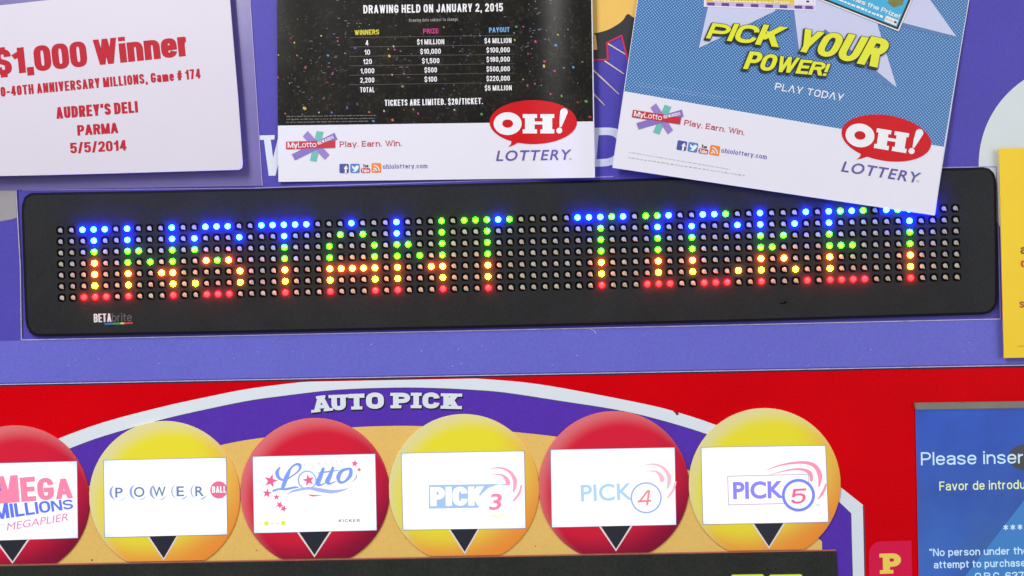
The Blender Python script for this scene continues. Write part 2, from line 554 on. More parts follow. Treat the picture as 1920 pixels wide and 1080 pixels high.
def glyph(ch, W, H, t, serif=False, sq=0.62, ky=1.0, fat=0.0):
    """polygons of one letter in a cell W wide, H high, y up"""
    out, ends, ds = [], [], []
    th = t * ky
    def mp(x, y):
        return Vector((t / 2 + x * (W - t), th / 2 + y * (H - th)))
    for st in G[ch][1].split('|'):
        if st[0] == 'R':                    # upright bar between two heights, full pen width
            ya, yb = [float(v) if v != 't' else th / H for v in st[1:].split(',')]
            xc = W / 2 if W > t * 1.01 and ch not in 'j' else (W - t / 2 if ch == 'j' else t / 2)
            out.append([(xc - t / 2 - fat, ya * H - fat), (xc + t / 2 + fat, ya * H - fat), (xc + t / 2 + fat, yb * H + fat), (xc - t / 2 - fat, yb * H + fat)])
            if serif and ya == 0 and ch == 'i':
                out.append([(xc - t, 0), (xc + t, 0), (xc + t, t * .55), (xc - t, t * .55)])
                out.append([(xc - t, yb * H - t * .55), (xc, yb * H - t * .55), (xc, yb * H), (xc - t, yb * H)])
            continue
        if st[0] == 'D':
            x0, y0, x1, y1 = map(float, st[1:].split(','))
            f = lambda y: y * (H - th) + (th if y >= 0.5 else 0)
            a, b = Vector((mp(x0, 0).x, f(y0))), Vector((mp(x1, 0).x, f(y1)))
            dd = b - a
            hw = t / 2 * min(1.6, dd.length / max(abs(dd.y), 1e-6)) * (0.82 if ch in 'MNW#w' else 1) + fat
            e_ = dd.normalized() * fat
            a2, b2 = a - e_, b + e_
            out.append([(a2.x - hw, a2.y), (a2.x + hw, a2.y), (b2.x + hw, b2.y), (b2.x - hw, b2.y)])
            ds += [(round(x0, 2), y0, a), (round(x1, 2), y1, b)]
            continue
        pts, closed, cur = [], False, None
        toks = st.split()
        capA, capB = not (len(toks) > 1 and toks[1][0] == 'K'), toks[-1][0] != 'K'
        for tok in st.split():
            if tok[0] == 'Z':
                closed = True
                continue
            v = list(map(float, tok[1:].split(',')))
            if tok[0] in 'ML':
                cur = mp(*v)
                pts.append(cur)
            else:
                c, e = mp(v[0], v[1]), mp(v[2], v[3])
                c1, c2 = cur + (c - cur) * sq, e + (c - e) * sq
                for k in range(1, 8):
                    s = k / 7
                    pts.append(cur * (1 - s) ** 3 + c1 * 3 * s * (1 - s) ** 2 + c2 * 3 * s * s * (1 - s) + e * s ** 3)
                cur = e
        q = [pts[0]]
        for p in pts[1:]:
            if (p - q[-1]).length > 1e-6:
                q.append(p)
        pts = q
        if closed:
            pts = pts[:-1]
            n = len(pts)
            o, i_ = [], []
            for k in range(n):
                e1, e2 = (pts[k] - pts[k - 1]).normalized(), (pts[(k + 1) % n] - pts[k]).normalized()
                nn = (Vector((-e1.y, e1.x)) + Vector((-e2.y, e2.x)))
                nn = nn / max(0.6, nn.length_squared / 2)
                nn = Vector((nn.x * (t / 2 + fat), nn.y * (th / 2 + fat)))
                o.append(tuple(pts[k] - nn))
                i_.append(tuple(pts[k] + nn))
            out.append([o, i_])
            continue
        if serif:
            for p, qn in ((pts[0], pts[1]), (pts[-1], pts[-2])):
                dd = (qn - p).normalized()
                if abs(dd.x) < 0.3:
                    yy = (p.y - th / 2) / (H - th)
                    if min(abs(yy), abs(yy - .7), abs(yy - 1)) < 0.02:
                        ends.append((p, 1 if dd.y > 0 else -1))
        if len(pts) == 1:
            pts.append(pts[0] + Vector((0, 1e-3)))
        da, db = (pts[1] - pts[0]).normalized(), (pts[-1] - pts[-2]).normalized()
        ca, cb = (1 if capA else 0), (1 if capB else 0)
        pts[0] = pts[0] - Vector((da.x * (t / 2 * ca + fat), da.y * (th / 2 * ca + fat)))
        pts[-1] = pts[-1] + Vector((db.x * (t / 2 * cb + fat), db.y * (th / 2 * cb + fat)))
        n = len(pts)
        A, B = [], []
        for k in range(n):
            e1 = (pts[k] - pts[k - 1]).normalized() if k else (pts[1] - pts[0]).normalized()
            e2 = (pts[k + 1] - pts[k]).normalized() if k < n - 1 else e1
            nn = (Vector((-e1.y, e1.x)) + Vector((-e2.y, e2.x)))
            nn = nn / max(0.6, nn.length_squared / 2)
            nn = Vector((nn.x * (t / 2 + fat), nn.y * (th / 2 + fat)))
            A.append(tuple(pts[k] + nn))
            B.append(tuple(pts[k] - nn))
        out.append(A + B[::-1])
    if serif:
        ts, hw = t * 0.55, t * 0.98 + fat
        for p, s in ends:
            y0 = p.y - s * th / 2
            out.append([(p.x - hw, y0 - s * fat), (p.x + hw, y0 - s * fat), (p.x + hw, y0 + s * (ts + fat)), (p.x - hw, y0 + s * (ts + fat))])
        keys = [(a, b) for a, b, _ in ds]
        for a, b, p in ds:
            if keys.count((a, b)) == 1 and min(abs(b), abs(b - 1), abs(b - .7)) < 0.01 or (ch == 'A' and b == 1):
                s = 1 if b < 0.3 else -1
                out.append([(p.x - hw, p.y - s * fat), (p.x + hw, p.y - s * fat), (p.x + hw, p.y + s * (ts + fat)), (p.x - hw, p.y + s * (ts + fat))])
    return out

def text(s, p0, p1, h, t=0.2, track=0.12, serif=False, shear=0.0, h1=None, dx=0, dy=0, fat=0.0, sq=0.62, ky=None):
    """polygons of a line of lettering, baseline from p0 to p1 in photo pixels, cap height h (h1 at its end)"""
    a, b = Vector(p0), Vector(p1)
    L = (b - a).length
    u = (b - a) / L
    up = Vector((u.y, -u.x))
    h1 = h1 or h
    T = t * h
    ky = ky if ky is not None else (1.0 if t < 0.19 else 0.74)
    hm = (h + h1) / 2
    nat = [(0.24 if c == ' ' else G[c][0]) for c in s]
    fixed = sum(T * (h1 / h * 0.5 + 0.5) if c != ' ' else 0 for c in s) + track * hm * (len(s) - 1)
    k = max(0.05, (L - fixed) / (sum(nat) or 1))
    x, polys = 0.0, []
    for c, nw in zip(s, nat):
        f = x / L
        H = h + (h1 - h) * f
        tt = t * H
        W = nw * k + (tt if c != ' ' else 0)
        if c != ' ':
            for g in glyph(c, W, H, tt, serif, sq, ky, fat):
                cs = g if isinstance(g[0][0], (tuple, list)) else [g]
                out = []
                for cc in cs:
                    out.append([tuple(a + u * (x + px + shear * py) + up * py + Vector((dx, dy))) for px, py in cc])
                polys.append(out)
        x += W + track * H
    return polys

def xf(polys, fn):
    res = []
    for p in polys:
        cs = p if isinstance(p[0][0], (tuple, list)) else [p]
        res.append([[fn(*q) for q in c] for c in cs])
    return res
def affine(src, dst, rot, sc):
    c, s = math.cos(math.radians(rot)) * sc, math.sin(math.radians(rot)) * sc
    return lambda x, y: (dst[0] + (x - src[0]) * c - (y - src[1]) * s, dst[1] + (x - src[0]) * s + (y - src[1]) * c)

# built-in humanist lettering (Blender's own default face), returned as triangles
def btext(s, p0, p1, h, offset=0.0, shear=0.0, spacing=1.0):
    c = bpy.data.curves.new('tmp', 'FONT')
    c.body = s
    c.offset = offset
    c.space_character = spacing
    c.resolution_u = 4
    o = bpy.data.objects.new('tmp', c)
    COL.objects.link(o)
    bpy.context.view_layer.update()
    dg = bpy.context.evaluated_depsgraph_get()
    me = bpy.data.meshes.new_from_object(o.evaluated_get(dg))
    vs = [v.co.copy() for v in me.vertices]
    fs = [tuple(p.vertices) for p in me.polygons]
    bpy.data.objects.remove(o)
    bpy.data.curves.remove(c)
    bpy.data.meshes.remove(me)
    x0, x1 = min(v.x for v in vs), max(v.x for v in vs)
    ch = 0.70
    a, b = Vector(p0), Vector(p1)
    L = (b - a).length
    u = (b - a) / L
    up = Vector((u.y, -u.x))
    Lx = L - abs(shear) * h
    P = []
    for v in vs:
        y = v.y / ch * h
        P.append(tuple(a + u * ((v.x - x0) / (x1 - x0) * Lx + shear * y) + up * y))
    return [[P[i] for i in f] for f in fs]

# ================================================================== MATERIALS
m_panel = mat('purple_printed_panel', (80, 72, 172), 0.42, 0.08, 14, bump=0.06, spec=0.2, fine=0.05)
m_strip = mat('periwinkle_strip', (105, 105, 202), 0.42, 0.05, 18, bump=0.06, spec=0.2, fine=0.05)
m_red = mat('red_printed_panel', (210, 1, 14), 0.4, 0.08, 12, bump=0.06, spec=0.03, fine=0.07)
m_violet = mat('violet_print', (88, 52, 174), 0.4, 0.05, 60, spec=0.1, fine=0.05)
m_bandw = mat('white_print', (222, 230, 238), 0.45, 0.02, 60)
m_amber = mat('amber_print', (234, 192, 102), 0.45, 0.03, 80, fine=0.03)
m_edge = mat('dark_keyline', (70, 60, 90), 0.5)
m_seam = mat('pale_seam_trim', (190, 178, 226), 0.3, 0.25, 180)
m_seamd = mat('seam_gap', (45, 35, 70), 0.7)
m_black = mat('black_display_frame', (45, 47, 44), 0.55, 0.16, 40, bump=0.1, spec=0.1, fine=0.11)
m_rim = mat('copper_rim', (185, 105, 90), 0.4, 0.2, 120)
m_face = mat('black_sign_face', (39, 40, 41), 0.5, 0.16, 26, bump=0.2, spec=0.12, fine=0.1)
m_facee = mat('black_sign_rim', (18, 18, 30), 0.4, 0.1, 60, spec=0.2)
m_well = mat('led_socket', (7, 7, 9), 0.7, spec=0.05)
m_lens = mat('unlit_led_lens', (178, 170, 150), 0.7, 0.3, 130, spec=0.1)
m_card = mat('white_card_stock', (208, 202, 216), 0.5, 0.015, 25, bump=0.04)
m_cardred = mat('red_card_ink', (182, 34, 50), 0.5, 0.06, 200, spec=0.15)
m_paper = mat('white_poster_paper', (228, 226, 238), 0.4, 0.015, 20, coat=0.1, trans=0.02)
m_night = night_mat('night_skyline_print')
m_dots = dot_mat('blue_dotted_print', (64, 110, 168), (150, 192, 228), math.radians(-9))
m_ink = mat('white_ink', (235, 235, 238), 0.4, 0.02)
m_green = mat('clear_sleeve', (112, 102, 164), 0.3, 0.16, 12, coat=0.15)
m_logored = mat('logo_red_ink', (204, 20, 30), 0.4, 0.05, 120, coat=0.06, spec=0.15)
m_logopur = mat('logo_purple_ink', (92, 78, 158), 0.45, 0.05, 200)
m_lime = mat('lime_yellow_ink', (224, 226, 44), 0.4, 0.03, 300)
m_inkblk = mat('black_ink', (18, 20, 26), 0.4, 0.05)
m_burst = mat('pale_starburst_ink', (198, 202, 230), 0.4, 0.02, 200)
m_bursts = mat('slate_starburst_ink', (86, 122, 178), 0.4, 0.03, 200)
m_notice = mat('yellow_notice_stock', (250, 208, 20), 0.5, 0.05, 12)

# ================================================================== THE VENDING MACHINE
P0 = -4.0          # front panel surface, mm
vm = thing('vending_machine', 'purple and red lottery ticket vending machine front with six round yellow and red game balls', 'vending machine', 960, 1500, -4)
seamL, seamR = (-760, 736.5), (2700, 671)
def sy_(x):
    return seamL[1] + (seamR[1] - seamL[1]) * (x - seamL[0]) / (seamR[0] - seamL[0])
body = link('cabinet', [at(x, y, P0 - 2) + Vector((0, dy, 0)) for dy in (0, 0.45) for x, y in ((-780, -520), (2720, -590), (2750, 1600), (-750, 1690))],
            [(0, 1, 2, 3), (4, 7, 6, 5), (0, 4, 5, 1), (1, 5, 6, 2), (2, 6, 7, 3), (3, 7, 4, 0)], m_black, vm)
up_ = slab('upper_panel', [(-760, -500), (2700, -570), (2700, sy_(2700) - 2), (-760, sy_(-760) - 2)], m_panel, vm, P0 - 2, P0, 0.8)
lo_ = slab('lower_panel', [(-760, sy_(-760) + 3), (2700, sy_(2700) + 3), (2730, 1580), (-730, 1660)], m_red, vm, P0 - 2, P0, 0.8)
mk('seam_trim', [line([(-760, sy_(-760) - 1.2), (2700, sy_(2700) - 1.2)], 1.8)], m_seam, vm, P0 + 0.35)
mk('seam_gap', [line([(-760, sy_(-760) + 1.6), (2700, sy_(2700) + 1.6)], 1.5)], m_seamd, vm, P0 + 0.15)

# upper panel artwork
mk('printed_circle', [ell(2025, 308, 190, 190, n=96)], mat('pale_circle_print', (212, 220, 222), 0.45, 0.02), up_, P0 + 0.15)
mk('shaded_print', [[(-60, 354), (29, 357), (31.5, 408), (22, 411), (0, 415), (-60, 425)]], mat('shaded_circle_print', (150, 146, 150), 0.45, 0.05), up_, P0 + 0.15)  # pale circle print, its shade mixed into the grey colour
mk('panel_lettering', text('W', (487, 330), (560, 328), 76, 0.2, serif=True, shear=0.1), mat('panel_white_letters', (214, 220, 236), 0.45, 0.02), up_, P0 + 0.15, step=0.02)
mk('panel_lettering', text('D', (1098, 313), (1172, 311), 73, 0.26, serif=True, shear=0.12), MATS['panel_white_letters'], up_, P0 + 0.15, step=0.02)
s5 = lambda L: [(1100 + x / 4.909, y / 4.909) for x, y in L]
mk('dark_artwork', [s5([(-150, -200), (480, -200), (470, 30), (420, 330), (395, 580), (345, 430), (320, 330), (185, 395), (195, 545), (-150, 560)])], mat('dark_art', (44, 42, 46), 0.4, 0.1), up_, P0 + 0.2)
mk('tan_artwork', [s5(spline([(-60, -150), (480, -150), (470, 20), (445, 160), (378, 128), (330, 190), (260, 240), (180, 280), (75, 305), (-60, 310)], 4)),
                   s5([(60, 300), (85, 330), (98, 455), (60, 460)])], mat('tan_art', (236, 190, 92), 0.45, 0.04), up_, P0 + 0.35, step=0.02)
mk('red_outline_artwork', [s5(line([(-60, 556), (198, 548)], 15)), s5(line([(196, 556), (186, 388)], 17)), s5(line([(178, 398), (326, 326)], 17)), s5(line([(318, 322), (386, 580)], 17))],
   mat('crimson_art', (196, 30, 80), 0.45), up_, P0 + 0.5, step=0.02)
mks('gold_line_artwork', [s5(line(q, [14, 9])) for q in ([(190, 398), (358, 500)], [(165, 560), (345, 682)])] +
   [s5(line(q, [17, 5])) for q in ([(60, 645), (300, 870)], [(60, 860), (168, 972)])],
   mat('gold_art', (214, 196, 178), 0.45), up_, P0 + 0.5, step=0.02)
mk('lower_strip', [[(-760, 655), (40, 638.5), (700, 625), (1300, 612), (1876, 599), (2700, 580), (2700, sy_(2700) - 4), (-760, sy_(-760) - 4)]], m_strip, up_, P0 + 0.1)  # lighter purple zone over the upper panel, below the sign
# the cover plate let in around the LED sign: raised edges, caught light put into their pale colour
mks('cover_plate_edge', [line([(30, 356), (38, 500), (40, 638)], 1.6), line([(40, 637.5), (700, 624), (1300, 611), (1876, 598)], 1.7)],
   mat('plate_edge', (184, 178, 232), 0.25, 0.3, 150), up_, P0 + 0.5, step=0.03)
mk('cover_plate_gap', [line([(32.6, 356), (40.4, 500), (42.4, 632)], 1.7)], m_seamd, up_, P0 + 0.4)
mks('cover_plate_edge', [line([(42, 356.5), (478, 353)], 1.4), line([(478, 352.5), (1150, 331)], 2), line([(1750, 314.5), (1868, 312.5)], 2), line([(1868, 312.5), (1872, 440), (1876, 598)], 2)],
   mat('plate_edge_soft', (150, 142, 214), 0.3, 0.2, 150), up_, P0 + 0.3, step=0.03)
mk('scratch', [line(spline([(1106, 617), (1113, 619.5), (1118, 626)]), [1.2] * 12 + [0.5])], m_seam, up_, P0 + 0.6)
specks = []
for _ in range(46):
    x, y = random.uniform(30, 1860), random.uniform(640, 690)
    r = random.uniform(0.5, 1.2)
    specks.append(ell(x, min(y, sy_(x) - 8), r, r * random.uniform(0.5, 1), random.uniform(0, 90), 7))
mk('dust_specks', specks, m_seam, up_, P0 + 0.55)['kind'] = 'stuff'

# lower panel artwork
w_top = [(-60, 905), (20, 862), (112, 821.4), (197, 791), (303, 763), (387, 744.5), (460, 730), (530, 720.5), (600, 713), (680, 707), (760, 705), (840, 707), (911, 711), (1000, 719), (1105, 737), (1211, 758), (1267, 772), (1340, 796), (1440, 836), (1520, 878), (1578, 915)]
w_bot = [(-60, 928), (40, 880), (132, 841.5), (197, 818), (302.7, 788), (380, 770), (460, 753.5), (525.6, 744), (631, 732), (736.8, 728), (810, 728.5), (880, 731.7), (946, 737), (1052, 753), (1148, 768), (1225, 785), (1322, 814), (1420, 852), (1500, 895), (1574, 943)]
def below(x, y):
    return (x, max(y, sy_(x) + 4.5))
wt = [below(*p) for p in spline(w_top, 4)] + [(1618, 946.7), (1619, 1000), (1621, 1100), (1630, 1560)]
band = wt + [(-60, 1600)]
mk('white_arch_band', [band], m_bandw, lo_, P0 + 0.15)
ed = [(x + 0.6, y + 1) for x, y in wt]
wb = spline(w_bot, 4) + [(1595, 963), (1596, 1010), (1598.5, 1100), (1606, 1560)]
mk('arch_keyline', [line([(x, y) for x, y in wb], 2.4), line([(1619, 948), (1620.6, 1000), (1622.8, 1100), (1632, 1560)], 2.2)], m_edge, lo_, P0 + 0.25, step=0.03)
mk('violet_arch', [wb + [(-60, 1600)]], m_violet, lo_, P0 + 0.35)
amb = spline([(-60, 1000), (20, 970), (100, 940), (165, 912), (290, 868), (419, 833.5), (490, 821), (580, 808.5), (666, 801), (736, 798.5), (790, 799), (880, 803), (964, 810), (1052, 820), (1150, 838), (1230, 858), (1292, 882), (1400, 925), (1500, 985), (1541, 1015)], 4)
mk('amber_arch', [amb + [(1542, 1040), (-60, 1080)]], m_amber, lo_, P0 + 0.5)
mk('chipped_print', [[(1262, 771), (1271, 771.5), (1273, 777), (1269, 779), (1266, 774.5)]], mat('chip', (110, 20, 30), 0.6), lo_, P0 + 0.3)
mks('dirt_fleck', [ell(172.5, 1050, 2, 1.4, 30, 8), ell(1004, 1024, 1.2, .9, 0, 8), ell(481, 1032, 1.2, .8, 0, 8), ell(760, 1010, .9, .7, 0, 8)], mat('dirt', (80, 60, 40), 0.8), lo_, P0 + 0.65)

# arched heading
AP = [('A', 588, 620.5, 773.5, 770, 30), ('U', 622, 649, 769.6, 768.6, 29), ('T', 654, 684, 768.2, 767.4, 29.5), ('O', 686.5, 720, 766.8, 766.2, 30.5), ('P', 737, 769, 765.5, 765.3, 29),
      ('I', 775, 786, 765.3, 765.4, 29), ('C', 792, 824, 765.8, 766, 30), ('K', 831, 861, 766.4, 767, 29)]
hw_, hs_ = [], []
for c, x0, x1, y0, y1, h in AP:
    tt = 0.36 if c != 'A' else 0.30
    hw_ += text(c, (x0, y0), (x1, y1), h, tt, serif=True)
    hs_ += text(c, (x0, y0), (x1, y1), h, tt, serif=True, dx=1.6, dy=2.2, fat=0.5)
mk('heading_shadow_print', hs_, m_inkblk, lo_, P0 + 0.5, step=0.015)
mk('heading_lettering', hw_, m_bandw, lo_, P0 + 1.1, step=0.015)

# black number display across the foot
def bt(x):
    return 1062 - 0.01812 * x
dsp = slab('ticket_display', [(-400, bt(-400)), (1568, bt(1568)), (1571, 1090), (1585, 1560), (-400, 1600)], m_black, vm, P0, P0 + 2.2, 1.2)
mk('display_rim', [line([(-400, bt(-400) - 2), (1567, bt(1567) - 2)], 2.6)], m_rim, dsp, P0 + 0.9)
for x0, x1 in ((1370, 1433), (1441, 1505)):
    slab('lit_number_tile', rrect([(x0, 1077), (x1, 1076), (x1 + 2, 1140), (x0 + 2, 1141)], 5), glow('lime_tile', (214, 232, 70), 0.95), dsp, P0 + 2.2, P0 + 2.9, 1.0, m2=mat('tile_rim', (110, 130, 30), 0.4))
# letter tile beside the message screen
pt = mk('letter_tile', [rrect([(1629, 1016), (1710, 1013), (1711, 1110), (1629, 1112)], 22)[:7] + [(1709, 1013.5), (1711, 1110), (1629, 1112)]], mat('raspberry_tile', (218, 26, 76), 0.4, 0.04, spec=0.1), vm, P0 + 0.25)
mk('tile_lettering', text('P', (1656, 1076), (1690, 1075), 38, 0.34, serif=True), mat('gold_letter', (250, 212, 84), 0.4), pt, P0 + 0.4, step=0.02)

# balls, screens, arrows ------------------------------------------------------
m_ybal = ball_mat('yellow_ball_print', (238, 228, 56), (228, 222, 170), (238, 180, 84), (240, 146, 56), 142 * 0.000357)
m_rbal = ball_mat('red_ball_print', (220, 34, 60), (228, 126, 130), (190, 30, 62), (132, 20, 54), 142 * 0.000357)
m_scr = bpy.data.materials.new('lit_screen')
m_scr.use_nodes = True
nt = m_scr.node_tree
b = nt.nodes['Principled BSDF']
b.inputs['Base Color'].default_value = (0.02, 0.02, 0.02, 1)
tc = nt.nodes.new('ShaderNodeTexCoord')
mp_ = nt.nodes.new('ShaderNodeMapping')
mp_.inputs['Scale'].default_value = (1 / 0.042, 0.0, 1 / 0.0265)
nt.links.new(tc.outputs['Object'], mp_.inputs[0])
pw = vmath(nt, 'ABSOLUTE', mp_.outputs[0]).outputs[0]
sx_ = nt.nodes.new('ShaderNodeSeparateXYZ')
nt.links.new(pw, sx_.inputs[0])
prod = fmath(nt, 'MULTIPLY', sx_.outputs[0], sx_.outputs[2])
edge = ramp01(nt, prod, 0.68, 1.05)
nt.links.new(mixc(nt, edge, (1.0, 1.0, 1.0), (0.66, 0.82, 0.98)), b.inputs['Emission Color'])
b.inputs['Emission Strength'].default_value = 1.03
m_srim = mat('screen_rim', (150, 128, 186), 0.3)

balls = [
 (27, 939, 141, 'r', [(-88, 871), (144, 865.1), (145.7, 1008.4), (-86, 1016)], [(-10, 1013), (56, 1010.8), (23.4, 1057)]),
 (308.5, 931, 141.4, 'y', [(194.7, 863.4), (423.7, 858.2), (426, 1001.9), (196.6, 1007.4)], [(276, 1006), (335, 1004), (307, 1051)]),
 (590.5, 923.5, 139.7, 'r', [(474, 856.5), (703.2, 851.3), (706, 994), (476.6, 999.3)], [(556.6, 998), (622.4, 996), (589.6, 1045)]),
 (869.8, 917.5, 141, 'y', [(752.8, 850.2), (982.6, 846), (985.3, 990.3), (756, 993.4)], [(840, 992), (900, 991), (871.4, 1039)]),
 (1151, 912, 141, 'r', [(1032.7, 843.6), (1264.7, 839.4), (1267.5, 983.7), (1035, 988.6)], [(1122.5, 986.5), (1186.5, 985), (1155, 1034)]),
 (1433.8, 908, 142.5, 'y', [(1315, 839.3), (1547.4, 835.6), (1553, 978.5), (1318.5, 983)], [(1409.6, 982), (1472.6, 981), (1442, 1029)]),
]
BD = P0 + 1.7
SD = BD + 0.25
screens = []
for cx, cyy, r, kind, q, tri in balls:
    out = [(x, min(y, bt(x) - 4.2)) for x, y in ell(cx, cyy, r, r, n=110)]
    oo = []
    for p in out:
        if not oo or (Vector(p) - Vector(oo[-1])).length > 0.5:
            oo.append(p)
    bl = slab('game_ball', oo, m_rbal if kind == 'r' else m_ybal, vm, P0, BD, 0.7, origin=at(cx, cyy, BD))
    c3 = ((tri[0][0] + tri[1][0] + tri[2][0]) / 3, (tri[0][1] + tri[1][1] + tri[2][1]) / 3)
    ar = mk('arrow_marker', [tri], mat('arrow_outline', (240, 226, 226), 0.4), bl, BD + 0.12)
    t2 = [(c3[0] + (x - c3[0]) * 0.84, c3[1] + (y - c3[1]) * 0.86) for x, y in tri]
    t2[0] = (t2[0][0] - 1, tri[0][1])
    t2[1] = (t2[1][0] + 1, tri[1][1])
    mk('arrow_fill', [t2], mat('arrow_black', (30, 32, 46), 0.4, 0.1), ar, BD + 0.2)
    qc = (sum(p[0] for p in q) / 4, sum(p[1] for p in q) / 4)
    sc = slab('game_screen', q, m_scr, vm, BD, SD, 0.0, origin=at(qc[0], qc[1], SD), m2=m_srim)
    rim = []
    qq = [(qc[0] + (x - qc[0]) * 1.008, qc[1] + (y - qc[1]) * 1.012) for x, y in q]
    mk('screen_bezel', [[qq, q]], m_srim, sc, SD - 0.1)
    screens.append(sc)
LD = SD + 0.15
g_blue, g_lblue, g_pink, g_cy = glow('blue_pixels', (96, 118, 240)), glow('light_blue_pixels', (150, 182, 246)), glow('pink_pixels', (252, 134, 172)), glow('sky_pixels', (176, 216, 248))
g_rose, g_steel, g_lav, g_white = glow('rose_pixels', (240, 96, 150)), glow('steel_pixels', (100, 130, 176)), glow('lavender_pixels', (140, 134, 250)), glow('white_pixels', (255, 255, 255), 1.05)
g_yel, g_ppink, g_grey = glow('yellow_pixels', (226, 240, 70)), glow('pale_pink_pixels', (250, 190, 204)), glow('grey_pixels', (205, 212, 226))
# 1: slanted two-tone lettering
k = 1 / 4.907
z1 = lambda L: [(x * k, 860 + y * k) for x, y in L]
sc = screens[0]
mk('screen_lettering', text('MEGA', (-3, 944.5), (134.5, 934), 51, 0.27, 0.07, h1=34), g_pink, sc, LD, step=0.01)
mk('screen_lettering', text('MILLIONS', (-9, 975), (136, 954), 29, 0.24, 0.08, h1=17), g_blue, sc, LD, step=0.01)
mk('screen_lettering', btext('MEGAPLIER', (13, 995), (132, 975), 14, 0.0, 0.28), glow('magenta_pixels', (232, 128, 190)), sc, LD)
mk('screen_ball_picture', [ell(-18, 917, 27, 26), ], g_yel, sc, LD - 0.05)
mk('screen_ball_picture', [ell(-20, 915, 22, 22)], g_white, sc, LD - 0.02)
mk('screen_lettering', text('$', (-16, 924), (3, 922), 16, 0.22), g_blue, sc, LD + 0.02, step=0.01)
mk('screen_underline', [line([(-6, 985), (9, 983)], 1.2)], g_cy, sc, LD)
# 2: row of little balls
sc = screens[1]
c6 = 6.354
cx2 = [(190 + x / c6, 850 + y / c6) for x, y in ((205, 465), (445, 458), (685, 455), (935, 450), (1165, 450))]
arcs, foot = [], []
for i, (x, y) in enumerate(cx2):
    pts = [(x - 1.5 + 13.5 * math.cos(a), y + 14.5 * math.sin(a)) for a in [math.radians(d) for d in range(110, 250, 10)]]
    n = len(pts)
    arcs.append(line(pts, [0.4 + (4.2 if i < 3 else 1.8) * math.sin(math.pi * j / (n - 1)) for j in range(n)]))
    pts = [(x + 2 + 13 * math.cos(a), y + 1 + 14 * math.sin(a)) for a in [math.radians(d) for d in range(25, 105, 8)]]
    n = len(pts)
    foot.append(line(pts, [0.2 + (1.0 + i * 0.35) * math.sin(math.pi * j / (n - 1)) for j in range(n)]))
mk('screen_ball_picture', arcs, glow('periwinkle_pixels', (150, 164, 244)), sc, LD, step=0.01)
mk('screen_ball_picture', foot, g_lblue, sc, LD, step=0.01)
for (x, y), ch in zip(cx2, 'POWER'):
    wch = {'W': 24, 'O': 20, 'E': 14, 'P': 14, 'R': 16}[ch]
    mk('screen_lettering', btext(ch, (x - wch / 2 + 1, y + 9.5), (x + wch / 2 + 1, y + 9.2), 18.5, 0.012, 0.0), g_steel, sc, LD + 0.05)
bx, by = 190 + 1400 / c6, 850 + 436 / c6
cut = [(min(x, 424.6), y) for x, y in ell(bx, by, 16.2, 16.2)]
mk('screen_ball_picture', [cut], glow('raspberry_pixels', (236, 110, 150)), sc, LD + 0.02)
mk('screen_lettering', text('BALL', (397.5, 924), (424.2, 923.5), 12, 0.2, 0.1), g_white, sc, LD + 0.06, step=0.01)
# 3: script word with stars
sc = screens[2]
z3 = lambda L: [(470 + x / c6, 840 + y / c6) for x, y in L]
def w3(pts, ws):
    s = spline(pts, 6)
    n = len(s)
    wsx = []
    for j in range(n):
        f = j / (n - 1) * (len(ws) - 1)
        i = min(int(f), len(ws) - 2)
        wsx.append(ws[i] + (ws[i + 1] - ws[i]) * (f - i))
    return z3(line(s, [q_ * 1.18 for q_ in wsx]))
script = [
 w3([(352, 225), (315, 290), (340, 360), (410, 380), (500, 330), (580, 260), (585, 205), (540, 195), (480, 240), (430, 340), (390, 450), (365, 490)], [8, 40, 32, 14, 14, 20, 34, 22, 20, 48, 40, 14]),
 w3([(262, 515), (330, 490), (420, 490), (520, 470), (570, 470)], [22, 18, 24, 22, 8]),
 w3([(870, 235), (830, 340), (800, 420), (840, 440), (900, 410)], [26, 46, 52, 18, 8]),
 w3([(985, 225), (945, 330), (915, 400), (950, 425), (1010, 395)], [26, 44, 52, 18, 8]),
 w3([(800, 300), (900, 285), (1050, 265)], [10, 16, 8]),
 w3([(1180, 245), (1090, 270), (1045, 340), (1060, 405), (1120, 400), (1185, 330), (1190, 255), (1150, 245)], [20, 34, 44, 30, 22, 40, 34, 12]),
 w3([(1260, 310), (1260, 350), (1205, 412)], [4, 12, 2]),
]
mk('screen_lettering', script, glow('cornflower_pixels', (128, 160, 246)), sc, LD, step=0.01)
ring = [z3(ell(672, 382, 112, 114)), z3(ell(674, 382, 96, 98))]
mk('screen_ball_picture', [ring], g_lblue, sc, LD + 0.08)
mk('screen_swash', [w3([(430, 552), (520, 510), (690, 480), (820, 500), (960, 520), (1080, 505), (1165, 480)], [2, 22, 28, 40, 36, 22, 2])], glow('lilac_pixels', (172, 184, 248)), sc, LD + 0.1)
mk('screen_swash', [w3([(690, 555), (740, 568), (850, 562)], [6, 18, 2])], g_rose, sc, LD + 0.1)
stars = [z3(star(x, y, r * 1.2, a)) for x, y, r, a in ((690, 385, 62, -12), (240, 392, 72, 14), (196, 540, 50, 8), (308, 585, 34, 0), (345, 678, 42, 30), (392, 722, 40, 24), (1240, 185, 40, 6), (1292, 258, 26, 10))]
mks('screen_star_picture', stars, g_rose, sc, LD + 0.15, step=0.01)
mk('screen_lettering', btext('CLASSIC', z3([(640, 222)])[0], z3([(1118, 178)])[0], 6.5, 0.0, 0, 2.2), g_grey, sc, LD + 0.05)
mk('screen_lettering', text('KICKER', z3([(1050, 885)])[0], z3([(1300, 880)])[0], 5.6, 0.22, 0.4), glow('slate_pixels', (110, 118, 130)), sc, LD + 0.05, step=0.01)
mk('screen_ball_picture', [z3(ell(188, 898, 28, 28)), z3(ell(388, 893, 28, 28))], g_yel, sc, LD + 0.05)
